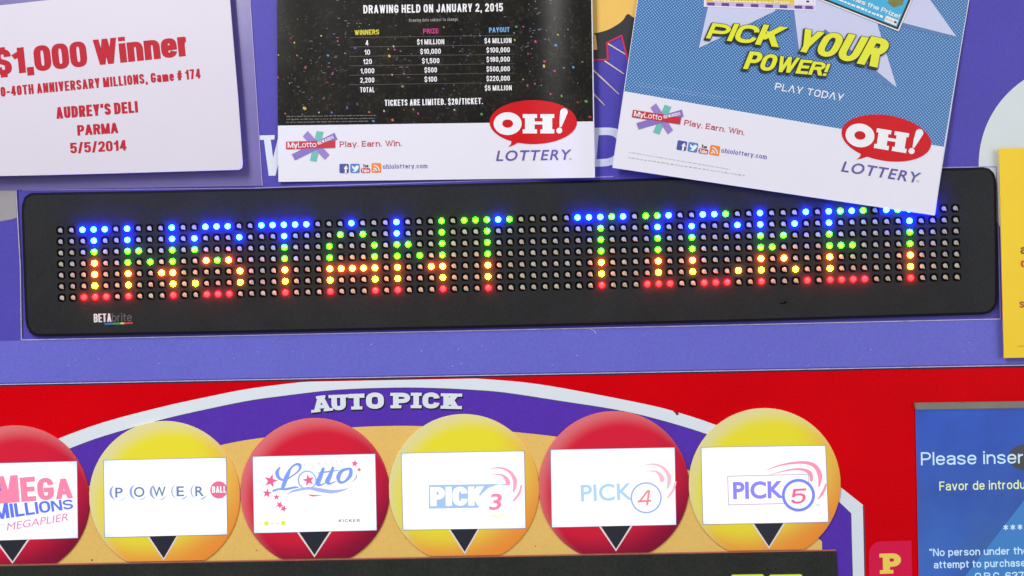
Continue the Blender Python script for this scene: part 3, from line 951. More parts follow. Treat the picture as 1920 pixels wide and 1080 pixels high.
mk('screen_fine_print', dashes(z3([(240, 905)])[0], z3([(330, 903)])[0], 1.3) + dashes(z3([(590, 893)])[0], z3([(660, 892)])[0], 1) + dashes(z3([(880, 890)])[0], z3([(930, 888)])[0], 1), g_grey, sc, LD + 0.05)
# 4-6: the numbered games share a swoosh
def swoosh(ox, oy, sc_, m, parent, back=1.0):
    z = lambda L: [(ox + x * sc_, oy + y * sc_) for x, y in L]
    def a(pts, ws):
        s = spline(pts, 6)
        n = len(s)
        wx = []
        for j in range(n):
            f = j / (n - 1) * (len(ws) - 1)
            i = min(int(f), len(ws) - 2)
            wx.append((ws[i] + (ws[i + 1] - ws[i]) * (f - i)) * sc_)
        return z(line(s, wx))
    sh = [a([(-15 * back, -37), (2, -39), (20, -32), (30, -17), (30, -2), (27, 7)], [0.5, 3, 5, 7.5, 6, 1.5]),
          a([(-12 * back, -26), (3, -26), (12, -21), (17, -13), (17, -6)], [0.5, 2.5, 6, 9, 7]),
          a([(43, -7), (39, 8), (33, 17), (27, 24)], [3, 4.5, 4.2, 2.5])]
    mk('screen_swoosh', sh, m, parent, LD + 0.03, step=0.01)
sc = screens[3]
z4 = lambda L: [(750 + x / c6, 840 + y / c6) for x, y in L]
swoosh(935, 916, 1.0, glow('blush_pixels', (250, 168, 198)), sc)
mk('screen_number_plate', [z4([(345, 442), (1262, 428), (1262, 445), (1180, 432), (1060, 470), (960, 560), (935, 712), (345, 722)])], glow('powder_blue_pixels', (166, 200, 242)), sc, LD + 0.06)
mk('screen_lettering', text('PICK', z4([(362, 694)])[0], z4([(1000, 684)])[0], 36, 0.33, 0.03), g_white, sc, LD + 0.1, step=0.01)
mk('screen_lettering', btext('3', z4([(1060, 735)])[0], z4([(1232, 727)])[0], 29, 0.016, 0.18), g_pink, sc, LD + 0.15)
mk('screen_ball_picture', [w for w in [z4(line(spline([(1080, 800), (1160, 818), (1250, 780)], 5), [1] + [20] * 9 + [1]))]], glow('pale_yellow_pixels', (250, 250, 196)), sc, LD + 0.05)
sc = screens[4]
c5 = 2.841
z5 = lambda L: [(1000 + x / c5, 700 + y / c5) for x, y in L]
swoosh(1224, 909.5, 1.0, g_ppink, sc, 1.1)
mk('screen_lettering', btext('PICK', z5([(255, 682)])[0], z5([(528, 672)])[0], 31, 0.012), g_cy, sc, LD + 0.05)
mk('screen_ball_picture', [[z5(ell(601, 663, 83, 83)), z5(ell(601, 663, 75, 75))]], g_lblue, sc, LD + 0.1)
mk('screen_ball_picture', [z5(ell(601, 663, 75, 75))], g_white, sc, LD + 0.1)
mk('screen_lettering', text('4', z5([(552, 705)])[0], z5([(625, 701)])[0], 28, 0.14, 0, shear=0.2), glow('coral_pixels', (246, 140, 152)), sc, LD + 0.16, step=0.01)
sc = screens[5]
c7 = 2.7
z6 = lambda L: [(1280 + x / c7, 680 + y / c7) for x, y in L]
def w6(pts, ws):
    s = spline(pts, 6)
    n = len(s)
    wx = []
    for j in range(n):
        f = j / (n - 1) * (len(ws) - 1)
        i = min(int(f), len(ws) - 2)
        wx.append(ws[i] + (ws[i + 1] - ws[i]) * (f - i))
    return z6(line(s, wx))
mk('screen_swoosh', [w6([(420, 545), (500, 518), (600, 505), (665, 520), (695, 570), (690, 630)], [1, 8, 14, 20, 24, 6]),
                     w6([(440, 568), (530, 545), (600, 540), (645, 560), (652, 600)], [1, 7, 12, 20, 14]),
                     w6([(726, 612), (718, 640), (705, 665), (685, 692)], [7, 13, 14, 4])], glow('rose_swoosh_pixels', (248, 150, 178)), sc, LD + 0.03, step=0.01)
mk('screen_number_plate', [[z6([(226, 573), (640, 563), (640, 712), (230, 722)]), z6([(230, 577), (636, 567), (636, 708), (234, 718)])]], glow('plum_hairline_pixels', (196, 170, 210)), sc, LD + 0.05)
mk('screen_number_plate', [z6([(230, 577), (636, 567), (636, 708), (234, 718)])], g_white, sc, LD + 0.04)
mk('screen_lettering', btext('PICK', z6([(256, 688)])[0], z6([(512, 682)])[0], 30.5, 0.03), g_lav, sc, LD + 0.08)
mk('screen_ball_picture', [[z6(ell(586, 671, 84, 83)), z6(ell(586, 671, 69, 68))]], glow('royal_pixels', (116, 134, 250)), sc, LD + 0.12)
mk('screen_ball_picture', [z6(ell(586, 671, 70, 69))], g_white, sc, LD + 0.1)
mk('screen_lettering', text('5', z6([(546, 716)])[0], z6([(618, 712)])[0], 28, 0.2, 0, shear=0.2), glow('hot_pink_pixels', (244, 100, 150)), sc, LD + 0.16, step=0.01)
mk('screen_lettering', text('TM', z6([(672, 728)])[0], z6([(694, 726)])[0], 3.6, 0.2), g_lblue, sc, LD + 0.08, step=0.01)

# message screen --------------------------------------------------------------
q = [(1716.5, 768), (2400, 757), (2425, 1380), (1729, 1400)]
slab('screen_bezel', rrect([(1715, 755.5), (2402, 745), (2404, 758), (1717, 769)], 3), mat('grey_brown_bezel', (122, 117, 104), 0.4, 0.12), vm, P0, P0 + 2.5, 1.2)
m_msg = bpy.data.materials.new('blue_message_screen')
m_msg.use_nodes = True
nt = m_msg.node_tree
b = nt.nodes['Principled BSDF']
b.inputs['Base Color'].default_value = (0.03, 0.03, 0.03, 1)
b.inputs['Roughness'].default_value = 0.3
b.inputs['Specular IOR Level'].default_value = 0.1
tc = nt.nodes.new('ShaderNodeTexCoord').outputs['Object']
sx_ = nt.nodes.new('ShaderNodeSeparateXYZ')
nt.links.new(tc, sx_.inputs[0])
n = nt.nodes.new('ShaderNodeTexNoise')
n.inputs['Scale'].default_value = 26
n.inputs['Detail'].default_value = 4
nt.links.new(tc, n.inputs['Vector'])
hz = ramp01(nt, sx_.outputs[2], 0.055, -0.055)
c = mixc(nt, hz, lin((36, 84, 196)), lin((50, 94, 160)))
c = mixc(nt, ramp01(nt, n.outputs['Fac'], 0.35, 0.75), c, lin((28, 72, 172)))
vor = nt.nodes.new('ShaderNodeTexNoise')
vor.inputs['Scale'].default_value = 9
nt.links.new(tc, vor.inputs['Vector'])
c = mixc(nt, fmath(nt, 'MULTIPLY', ramp01(nt, vor.outputs['Fac'], 0.5, 0.8), 0.6), c, lin((60, 124, 214)))
nt.links.new(c, b.inputs['Emission Color'])
b.inputs['Emission Strength'].default_value = 0.9
ms = mk('message_screen', [q], m_msg, vm, P0 + 0.8, origin=at(1820, 910, P0 + 0.8))
z7 = lambda L: [(1700 + x / 3.177, 740 + y / 3.177) for x, y in L]
mk('screen_wedge_picture', [z7([(345, 1085), (800, 500), (1500, 500), (1500, 1100)])], glow('bright_blue_pixels', (44, 124, 200), 0.88), ms, P0 + 0.95)
mk('screen_dark_oval', [z7(ell(735, 373, 132, 82))], glow('charcoal_oval', (42, 46, 50), 0.9), ms, P0 + 1.05)  # dark oval at the right of the message screen
g_msg = glow('message_text_pixels', (196, 226, 250))
mk('screen_lettering', text('Please insert', (1727, 872.5), (1934, 868.5), 24.5, 0.125, 0.13, sq=0.58), g_msg, ms, P0 + 1.2, step=0.01)
mk('screen_lettering', text('Favor de introducir', (1761.5, 920), (1947, 916), 17, 0.13, 0.13, sq=0.58), glow('message_yellow_pixels', (224, 238, 170)), ms, P0 + 1.2, step=0.01)
mk('screen_lettering', text('***', (1881, 1004), (1918, 1003), 20, 0.1, 0.15), g_msg, ms, P0 + 1.2, step=0.01)
mk('screen_lettering', text('"No person under the', (1743, 1043), (1928, 1039), 14, 0.15, 0.12, sq=0.58), g_msg, ms, P0 + 1.2, step=0.01)
mk('screen_lettering', text('attempt to purchase', (1751, 1066), (1923, 1062), 14, 0.15, 0.12, sq=0.58), g_msg, ms, P0 + 1.2, step=0.01)
mk('screen_lettering', text('O.R.C. 637', (1828, 1088), (1920, 1086), 14, 0.15, 0.12, sq=0.58), g_msg, ms, P0 + 1.2, step=0.01)

# ================================================================== THE LED SIGN
sg = thing('led_sign', 'long black LED message sign lit in blue, green, orange and red dots', 'led sign', 957, 612, 0)
so = []
top = [(62, 361.5), (300, 357.5), (640, 350), (1000, 341), (1400, 329), (1700, 318), (1843, 313.5)]
so += top
so += [(1855, 316), (1863, 324), (1867, 336), (1868, 352)]
so += [(1869.5, 450), (1870.5, 555), (1869, 570), (1864, 580), (1856, 587), (1842, 590)]
so += [(1400, 603), (900, 615), (400, 625.5), (82, 631)]
so += [(66, 630), (56, 624), (50, 612), (47.5, 597), (43, 480), (40.5, 400), (41, 384), (46, 370), (54, 363.5)]
hs = slab('housing', so, m_face, sg, P0, 0.0, 5.0, m2=m_facee)
mk('maker_lettering', text('BETA', (176, 604.5), (209, 603.5), 16, 0.2, 0.06), mat('sign_maker_white', (214, 214, 214), 0.4), sg, 0.15, step=0.01)
mk('maker_lettering', text('brite', (210, 603.4), (247, 602.3), 16, 0.1, 0.12), mat('sign_maker_grey', (96, 96, 100), 0.4), sg, 0.15, step=0.01)
for cc, xa, xb in (((50, 110, 190), 196, 212), ((60, 150, 90), 212, 226), ((210, 200, 110), 226, 233), ((200, 60, 60), 233, 249)):
    mk('maker_stripe', [line([(xa, 607.6 - (xa - 196) * .04), (xb, 607.6 - (xb - 196) * .04)], 3.2)], mat('stripe_%d' % cc[0], cc, 0.4), sg, 0.15)
mk('scuff', [ell(1472, 567, 3.0, 2.2, 20, 12), ell(1466, 569, 5, 1.2, 5, 12)], m_well, sg, 0.08, step=0.01)

LIT = {}
def lit(color, r, cols):
    for c_ in cols:
        LIT[(c_, r)] = color
B_, G_, O_, Y_, R_ = 'blue', 'green', 'orange', 'yellow', 'red'
lit(B_, 0, [2, 3, 4, 6, 10, 13, 14, 15, 18, 19, 20, 21, 22, 26, 30, 39, 46, 47, 48, 50, 54, 57, 58, 62, 66, 68, 70, 73, 75, 76, 77])
lit(G_, 0, [34, 36, 37, 38, 40, 49, 52, 53, 59, 69, 71, 74])
lit(B_, 1, [3, 6, 10, 12, 16, 20, 30, 53, 56, 60, 62, 65, 68, 75])
lit(G_, 1, [25, 27, 34, 38, 48])
lit(G_, 2, [3, 6, 7, 10, 12, 20, 24, 28, 30, 31, 34, 38, 48, 53, 56, 62, 64, 68, 75])
lit(G_, 3, [6, 8, 10, 14, 20, 24, 28, 30, 32, 34, 38, 48, 53, 56, 62, 63, 68, 69, 70, 75])
lit(O_, 3, [3, 13, 15])
lit(O_, 4, [3, 6, 9, 10, 16, 20, 24, 25, 26, 27, 28, 30, 33, 34, 38, 48, 53, 56, 62, 64, 68, 75])
lit(Y_, 5, [3, 6, 10, 12, 16, 20, 24, 28, 30, 34, 38, 48, 53, 56, 60, 62, 65, 68, 75])
lit(R_, 6, [2, 3, 4, 6, 10, 13, 14, 15, 20, 24, 28, 30, 34, 38, 48, 52, 53, 54, 57, 58, 59, 62, 66, 68, 69, 70, 71, 75])
EM = {B_: (0.74, 9, 900), G_: (0.74, 30, 0.05), O_: (300, 26, 0.72), Y_: (120, 34, 0.36), R_: (150, 0.12, 0.16)}
lm = {k_: mat('lit_led_' + k_, (0, 0, 0), 0.4, emit=v, es=1.0) for k_, v in EM.items()}
PITCH = 0.00762
def led_pos(c_, r):
    return Vector(((c_ - 39.5) * PITCH, 0, ZC - (r - 3) * PITCH))
def dome(V, F, fm, P, rad, prot, mi, tail=False, n=12):
    o = len(V)
    for k_ in range(4):
        a = k_ / 4 * math.pi / 2
        for j in range(n):
            t = 2 * math.pi * j / n
            V.append(P + Vector((rad * math.cos(a) * math.cos(t), -prot * math.sin(a), rad * math.cos(a) * math.sin(t))))
    V.append(P + Vector((0, -prot, 0)))
    for k_ in range(3):
        for j in range(n):
            F.append((o + k_ * n + j, o + k_ * n + (j + 1) % n, o + (k_ + 1) * n + (j + 1) % n, o + (k_ + 1) * n + j)); fm.append(mi)
    for j in range(n):
        F.append((o + 3 * n + j, o + 3 * n + (j + 1) % n, o + 4 * n)); fm.append(mi)
    if tail:
        o = len(V)
        for dx_, dz_ in ((0.3, -0.8), (1.0, -0.1), (1.12, -1.15), (0.75, -1.15)):
            V.append(P + Vector((rad * dx_, -0.00035, rad * dz_)))
        F.append((o, o + 1, o + 2, o + 3)); fm.append(mi)
RAD, PROT = 0.00172, 0.0016
cxs = sorted(LIT, key=lambda k_: (led_pos(*k_) - CAM).length)
near = set(cxs[:99])
names = list(EM)
for k_ in cxs[:99]:
    V, F, fm = [], [], []
    P = led_pos(*k_) + Vector((0, -0.0001, 0))
    dome(V, F, fm, P, 0.0019, 0.0019, 0)
    link('led', V, F, [lm[LIT[k_]]], sg, origin=P, smooth=True)
V, F, fm = [], [], []
WV, WF = [], []
for c_ in range(80):
    for r in range(7):
        P = led_pos(c_, r) + Vector((0, -0.0001, 0))
        k_ = (c_, r)
        if k_ in near:
            continue
        if k_ in LIT:
            dome(V, F, fm, P, 0.0019, 0.0019, 1 + names.index(LIT[k_]))
        else:
            o = len(WV)
            hq = 0.0029
            pts = []
            for j in range(14):
                t = 2 * math.pi * j / 14
                c1_, s1_ = math.cos(t), math.sin(t)
                pts.append((math.copysign(abs(c1_) ** 0.7, c1_) * hq, math.copysign(abs(s1_) ** 0.7, s1_) * hq))
            for x, z in pts:
                WV.append(P + Vector((x, -0.00003, z)))
            WF.append(tuple(range(o, o + 14)))
            jx, jz = random.uniform(-1, 1) * 0.00008, random.uniform(-1, 1) * 0.00008
            dome(V, F, fm, P + Vector((jx, -0.0001, jz)), RAD * 0.86, 0.00015, 0, tail=True)
rest = link('led', V, F, [m_lens] + [lm[n_] for n_ in names], sg, smooth=True, fm=fm)
rest['kind'] = 'stuff'
link('led_socket', WV, WF, m_well, hs)

# ================================================================== WINNER CARD (top left) in its clear sleeve
hold = thing('sign_sleeve', 'smoky lavender plastic sleeve plate behind the white winner card', 'sign holder', 200, 352, P0)
slab('backing_plate', rrect([(-300, 20), (464.5, -60), (492, 349), (-300, 362)], 2), m_green, hold, P0, P0 + 0.6, 0.8)
mk('plate_edge', [line([(465.5, -50), (492, 349)], 1.2)], mat('sleeve_edge', (176, 168, 220), 0.2), hold, P0 + 0.75)
card = thing('winner_card', 'white card with red bold print announcing a $1,000 winner', 'card', 180, 328, 1)
def dc(x, y):
    return 4.6 + 1.2 * math.exp(-((x + 100) / 260.0) ** 2) + (y / 330.0) * 0.6
co = [(-330, 60), (-150, 28), (0, 10), (200, -12), (428, -38), (436, 60), (446, 180), (455, 306), (454, 314), (448, 318.3), (300, 322.5), (100, 328), (0, 330), (-330, 336)]
mk('card_sheet', [co], m_card, card, dc, L=40)
# turned edge giving the card its thickness
ev, ef = [], []
for i, p in enumerate(co):
    ev += [at(p[0], p[1], dc(*p)), at(p[0], p[1], dc(*p)) + Vector((0, 0.0008, 0))]
for i in range(len(co)):
    j = (i + 1) % len(co)
    ef.append((2 * i, 2 * j, 2 * j + 1, 2 * i + 1))
link('card_edge', ev, ef, m_card, card)
mk('headline_lettering', text('$1,000 Winner', (-8, 142), (358, 104), 48, 0.27, 0.045, sq=0.74), m_cardred, card, dc, off=0.15, step=0.008)
mk('detail_lettering', text('30-40TH ANNIVERSARY MILLIONS, Game # 174', (-9, 182.5), (376.5, 146.8), 18.3, 0.22, 0.11, sq=0.7), m_cardred, card, dc, off=0.15, step=0.004)
mk('detail_lettering', text("AUDREY'S DELI", (106, 222.8), (259, 210.8), 21.5, 0.25, 0.09, sq=0.72), m_cardred, card, dc, off=0.15, step=0.008)
mk('detail_lettering', text('PARMA', (145.5, 254.3), (222, 249.3), 19.5, 0.26, 0.07, sq=0.72), m_cardred, card, dc, off=0.15, step=0.008)
mk('detail_lettering', text('5/5/2014', (132, 287.5), (237.5, 281.8), 19.5, 0.24, 0.1, sq=0.72), m_cardred, card, dc, off=0.15, step=0.008)

# ================================================================== shared poster artwork
def sheet(name, corners, m, parent, d, off=0.0, nu=60, nv=24, label=None):
    (ax, ay), (bx_, by_), (cx_, cy2), (dx_, dy_) = corners
    V, F = [], []
    for j in range(nv + 1):
        v = j / nv
        for i in range(nu + 1):
            u = i / nu
            x = (ax * (1 - u) + bx_ * u) * (1 - v) + (dx_ * (1 - u) + cx_ * u) * v
            y = (ay * (1 - u) + by_ * u) * (1 - v) + (dy_ * (1 - u) + cy2 * u) * v
            V.append(at(x, y, d(x, y) + off))
    for j in range(nv):
        for i in range(nu):
            a = j * (nu + 1) + i
            F.append((a, a + nu + 1, a + nu + 2, a + 1))
    return link(name, V, F, m, parent, smooth=True, label=label)

zl = lambda L: [(900 + x / 7.714, 180 + y / 7.714) for x, y in L]
def speech_logo(parent, fn, d, lot):
    bub = []
    for k_ in range(60):
        t = 2 * math.pi * k_ / 60
        x, y = 770 + 632 * math.cos(t), 377 + 318 * math.sin(t)
        bub.append((x, y))
    # put the tail into the lower left of the bubble
    out = []
    for (x, y) in bub:
        if 455 < x < 545 and y > 400:
            continue
        out.append((x, y))
    idx = max(i for i, p in enumerate(out) if p[1] > 400 and p[0] >= 545)
    out[idx + 1:idx + 1] = [(545, 676), (480, 712), (408, 738), (448, 695), (455, 650)]
    mk('speech_bubble', xf([zl(out)], fn), m_logored, parent, d, off=0.3, L=10)
    lim = xf([zl([(x, y) for x, y in line(spline([(118, 365), (135, 440), (190, 520), (300, 600), (420, 650)], 4), 14)])], fn)
    O = [zl(ell(400, 400, 203, 165)), zl(ell(400, 400, 78, 60))]
    H = zl([(618, 262), (825, 262), (825, 318), (790, 318), (790, 368), (905, 368), (905, 318), (872, 318), (872, 262), (1075, 262), (1075, 318), (1045, 318), (1045, 482), (1075, 482), (1075, 542),
            (872, 542), (872, 482), (905, 482), (905, 412), (790, 412), (790, 482), (825, 482), (825, 542), (618, 542), (618, 482), (650, 482), (650, 318), (618, 318)])
    ex = [(1215 + 54 * math.cos(a), 232 + 54 * math.sin(a)) for a in [math.radians(q_) for q_ in range(180, 375, 12)]] + [(1240, 310), (1178, 450), (1150, 450), (1150, 330)]
    mk('bubble_lettering', xf([O, H, zl(ex), zl(ell(1147, 500, 43, 43, n=20))], fn), m_ink, parent, d, off=0.5, L=10)
    (p0, p1, h) = lot
    mk('logo_lettering', btext('LOTTERY', p0, p1, h, 0.012, 0.22, 1.15), m_logopur, parent, d, off=0.3, L=30)

ex_ = lambda L: [(520 + x / 6.4, 230 + y / 6.4) for x, y in L]
m_sp, m_st = mat('strip_purple', (150, 124, 200), 0.4), mat('strip_teal', (106, 184, 178), 0.4)
def rewards_logo(parent, fn, d):
    mk('logo_strip', xf([ex_([(470, 100), (555, 110), (470, 468), (390, 455)])], fn), m_st, parent, d, off=0.2)
    mk('logo_strip', xf([ex_([(365, 100), (305, 165), (570, 445), (625, 385)])], fn), m_sp, parent, d, off=0.3)
    mk('logo_strip', xf([ex_([(685, 120), (720, 200), (210, 450), (172, 380)])], fn), mat('strip_violet', (132, 108, 186), 0.4), parent, d, off=0.4)
    mk('logo_bar', xf([ex_([(105, 228), (480, 218), (520, 232), (694, 211), (694, 300), (105, 318)])], fn), mat('bar_red', (196, 32, 52), 0.4), parent, d, off=0.5)
    mk('logo_lettering', xf(text('My', *ex_([(125, 300), (245, 298)]), 9.5, 0.2, 0.1, serif=True) + text('Lotto', *ex_([(250, 298), (468, 293)]), 10.5, 0.13, 0.06) +
       text('REWARDS', *ex_([(492, 268), (682, 188)]), 6, 0.2, 0.1), fn), m_ink, parent, d, off=0.65, step=0.005)
def slogan_and_icons(parent, fn1, fn2, d):
    mk('slogan_lettering', xf(text('Play. Earn. Win.', *ex_([(748, 292), (1492, 279)]), 10.4, 0.15, 0.17, serif=True), fn1), mat('slogan_red', (186, 40, 62), 0.45), parent, d, off=0.2, step=0.005)
    sq_ = lambda x0, y0, x1, y1, r=2.4: rrect(ex_([(x0, y0), (x1, y0), (x1, y1), (x0, y1)]), r, 4)
    mk('social_icon', xf([sq_(745, 494, 857, 606)], fn2), mat('icon_navy', (66, 78, 150), 0.4), parent, d, off=0.2)
    mk('social_icon', xf([sq_(875, 492, 988, 604)], fn2), mat('icon_blue', (78, 128, 196), 0.4), parent, d, off=0.2)
    mk('social_icon', xf([sq_(1003, 545, 1115, 604)], fn2), mat('icon_red', (204, 40, 44), 0.4), parent, d, off=0.2)
    mk('social_icon', xf([sq_(1130, 485, 1246, 600)], fn2), mat('icon_orange', (232, 130, 50), 0.4), parent, d, off=0.2)
    bird = ex_([(895, 585), (930, 572), (900, 545), (893, 512), (930, 538), (945, 515), (968, 515), (980, 530), (966, 560), (940, 592)])
    arcs_ = [ex_(line([(1155 + r_ * math.sin(a), 580 - r_ * math.cos(a)) for a in [math.radians(q_) for q_ in range(0, 91, 15)]], 13)) for r_ in (35, 68)]
    mk('icon_mark', xf(text('f', *ex_([(800, 608), (846, 608)]), 14.5, 0.23) + [bird, ex_(ell(1160, 575, 10, 10, n=12))] + arcs_ +
       text('Tube', *ex_([(1014, 597), (1104, 596)]), 6.6, 0.2, 0.08), fn2), m_ink, parent, d, off=0.35, step=0.005)
    mk('icon_mark', xf(text('You', *ex_([(1030, 538), (1092, 537)]), 6.2, 0.2, 0.08), fn2), mat('icon_ink', (60, 56, 60), 0.4), parent, d, off=0.2, step=0.005)
    mk('web_address_lettering', xf(text('ohiolottery.com', *ex_([(1266, 553), (1800, 545)]), 8.4, 0.15, 0.2, serif=True), fn2), mat('address_ink', (96, 92, 176), 0.45), parent, d, off=0.2, step=0.005)

# ================================================================== BLACK POSTER
p1 = thing('prize_poster', 'black glossy lottery drawing poster with white prize table and bright confetti', 'poster', 818, 337, P0)
def d1(x, y):
    t = min(1, max(0, (x - 985) / 115.0))
    s = t * t * (3 - 2 * t)
    return P0 + 1.3 + 5.6 * s + 0.8 * math.exp(-((x - 520) / 60.0) ** 2) + 0.6 * (y / 340.0)
sheet('white_footer', [(521, 235), (1113, 227), (1115, 333), (522, 341)], m_paper, p1, d1)
sheet('night_print', [(517, -260), (1106, -268), (1113, 227.5), (521, 235.5)], m_night, p1, d1, 0.02, nu=70, nv=40)
sheet('sheet_back', [(517, -260), (1106, -268), (1115, 332.6), (522, 340.6)], m_paper, p1, d1, -0.3)
mks('sheet_edge', [line([(1108, -100), (1112, 150), (1114.6, 332)], 1.8)], m_paper, p1, d1, off=0.1)
mk('headline_lettering', text('DRAWING HELD ON JANUARY 2, 2015', (681.4, 25.2), (943, 21.3), 15.4, 0.17, 0.13), m_ink, p1, d1, off=0.15, step=0.004)
m_gink = mat('grey_ink', (150, 148, 146), 0.4)
mk('fine_print', text('Drawing date subject to change.', (767, 41), (860, 38.8), 6, 0.13, 0.16), m_gink, p1, d1, off=0.15, step=0.004)
mk('column_heading', text('WINNERS', (665, 65.8), (711, 64.4), 9.3, 0.18, 0.13), mat('heading_yellow', (220, 206, 40), 0.4), p1, d1, off=0.15, step=0.004)
mk('column_heading', text('PRIZE', (793.5, 63), (822, 62.4), 9, 0.18, 0.13), mat('heading_magenta', (206, 24, 128), 0.4), p1, d1, off=0.15, step=0.004)
mk('column_heading', text('PAYOUT', (917, 61), (955.5, 60), 9.3, 0.18, 0.13), mat('heading_cyan', (110, 170, 222), 0.4), p1, d1, off=0.15, step=0.004)
rows = []
for s_, cx_, wd_, y_ in (('4', 688, 5.6, 85.2), ('10', 688.5, 11, 102.6), ('120', 689, 16.5, 120.2), ('1,000', 688.8, 26, 137.6), ('2,200', 688.6, 26.5, 155), ('TOTAL', 688.8, 26.5, 173)):
    rows += text(s_, (cx_ - wd_ / 2, y_ + wd_ * .007), (cx_ + wd_ / 2, y_ - wd_ * .007), 9.6, 0.17, 0.13)
mk('table_column', rows, m_ink, p1, d1, off=0.15, step=0.004)
rows = []
for s_, xa, xb, y_ in (('$1 MILLION', 782, 833, 83.2), ('$10,000', 788, 826.6, 101), ('$1,500', 791.4, 824, 118.7), ('$500', 796, 819.4, 136), ('$100', 796, 819.4, 153.2)):
    rows += text(s_, (xa, y_ + .3), (xb, y_ - .3), 9.6, 0.17, 0.13)
mk('table_column', rows, m_ink, p1, d1, off=0.15, step=0.004)
rows = []
for s_, xa, xb, y_ in (('$4 MILLION', 908.5, 959, 81), ('$100,000', 912.2, 956, 98.4), ('$180,000', 912.2, 956, 116), ('$500,000', 912.2, 956, 134), ('$220,000', 912.2, 956, 151.8), ('$5 MILLION', 909, 959.5, 169.6)):
    rows += text(s_, (xa, y_ + .3), (xb, y_ - .3), 9.6, 0.17, 0.13)
mk('table_column', rows, m_ink, p1, d1, off=0.15, step=0.004)
mk('table_rule', [line([(655, 70.4 + 17.7 * i), (965, 66.2 + 17.7 * i)], 0.9) for i in range(6)], mat('rule_ink', (74, 70, 62), 0.4), p1, d1, off=0.1)
mk('footer_lettering', text('TICKETS ARE LIMITED. $20/TICKET.', (721.4, 198.8), (905.5, 195), 11.6, 0.19, 0.13), m_ink, p1, d1, off=0.15, step=0.004)
fp = []
for yy, xe in ((219, 705), (224.5, 703), (230, 690)):
    fp += dashes((537, yy), (xe, yy - 2.2), 1.3)
mk('fine_print', fp, mat('dim_ink', (112, 108, 104), 0.4), p1, d1, off=0.1)
conf = {(250, 220, 70): [], (230, 60, 170): [], (90, 170, 225): [], (225, 40, 60): [], (110, 190, 80): [], (215, 225, 230): [], (230, 130, 50): [], (120, 70, 180): [], (70, 110, 200): []}
known = [(602, 67, 0, 3), (545, 72, 3, 2.6), (552, 80, 0, 2.8), (633, 77, 1, 2.8), (557, 104, 6, 2.8), (565, 109, 2, 2.2), (573, 126, 3, 4.2), (615, 104, 2, 4), (617, 118, 2, 2.4), (666, 90, 8, 3.2), (647, 100, 0, 2.2),
         (624, 137, 1, 3), (543, 156, 0, 2.2), (522, 103, 0, 2.4), (521, 145, 3, 3), (571, 203, 0, 5.6), (622, 211, 8, 4.2), (651, 202, 8, 4.4), (670, 195, 7, 3.6), (692, 210, 6, 3.4), (736, 225, 6, 4.2), (700, 227, 2, 3.8),
         (730, 105, 0, 4.2), (728, 92, 0, 2.2), (738, 87, 5, 2.8), (740, 93, 1, 2.6), (751, 96, 4, 2.6), (735, 140, 5, 2.6), (757, 138, 1, 3), (755, 162, 4, 4), (832, 51, 6, 2.8), (864, 55, 1, 2), (900, 67, 2, 2.8), (850, 88, 8, 2.8),
         (862, 120, 7, 2.6), (831, 166, 7, 3), (851, 159, 4, 2.2), (968, 50, 4, 3.4), (981, 50, 1, 3.2), (1010, 56, 8, 3), (965, 75, 0, 3), (964, 62, 5, 2.2), (1046, 65, 0, 2.6), (1004, 78, 1, 4.2), (1042, 85, 2, 4.6), (990, 101, 1, 2.6),
         (1021, 115, 3, 4), (1020, 124, 0, 4.8), (1057, 127, 2, 2.8), (1075, 126, 2, 3.8), (1092, 116, 4, 3), (1040, 133, 1, 3.6), (994, 134, 6, 2), (981, 149, 0, 2.6), (989, 160, 1, 3.6), (1003, 157, 1, 2.8), (1015, 160, 4, 2.4),
         (1032, 176, 1, 3), (1053, 180, 4, 3.8), (1099, 190, 4, 4.8), (1106, 219, 3, 5), (1083, 192, 3, 3.4), (903, 214, 4, 4), (784, 213, 1, 3.4), (775, 205, 0, 2.4), (902, 185, 8, 3.4), (1029, 75, 4, 1.8), (720, 208, 5, 3.2),
         (852, 206, 5, 3), (535, 213, 6, 3), (598, 211, 5, 2.6), (1065, 55, 0, 1.8), (669, 44, 4, 1.6), (838, 26, 1, 1.8)]
keys = list(conf)
for x, y, ci, r_ in known:
    a = random.uniform(0, 90)
    conf[keys[ci]].append(ell(x, y, r_ * 0.75, r_ * random.uniform(0.42, 0.65), a, 5 if r_ > 2.5 else 4))
for _ in range(90):
    x, y = random.uniform(523, 1108), random.uniform(-200, 226)
    if 930 < x < 1085 and y > 185:
        continue
    conf[keys[random.randrange(9)]].append(ell(x, y, random.uniform(0.6, 1.5), random.uniform(0.4, 0.9), random.uniform(0, 90), 4))
for cc, pl in conf.items():
    mk('confetti', pl, mat('confetti_%d_%d' % cc[:2], tuple(q_ * 0.78 for q_ in cc), 0.4, 0.25, 500), p1, d1, off=0.12, step=0.0005)['kind'] = 'stuff'
wn = []
for cx_, cy3, n_ in ((606, 120, 26), (748, 90, 22), (880, 85, 14), (1000, 60, 30), (560, 170, 18), (640, 40, 18), (850, 160, 12)):
    for _ in range(n_):
        x, y = cx_ + random.gauss(0, 16), cy3 + random.gauss(0, 34)
        if 523 < x < 1106 and y < 224:
            ww, hh = random.choice([(3, 1), (1.2, 1.6), (2, 1.2), (5, 1.1)])
            wn.append([(x, y), (x + ww, y - .1), (x + ww, y + hh), (x, y + hh)])
mk('skyline_window_lights', wn, mat('window_ink', (104, 108, 112), 0.4, 0.3, 400), p1, d1, off=0.09, step=0.0003)
ident = lambda x, y: (x, y)
speech_logo(p1, ident, d1, ((930, 301.5), (1072, 299), 19))
rewards_logo(p1, ident, d1)
slogan_and_icons(p1, ident, ident, d1)
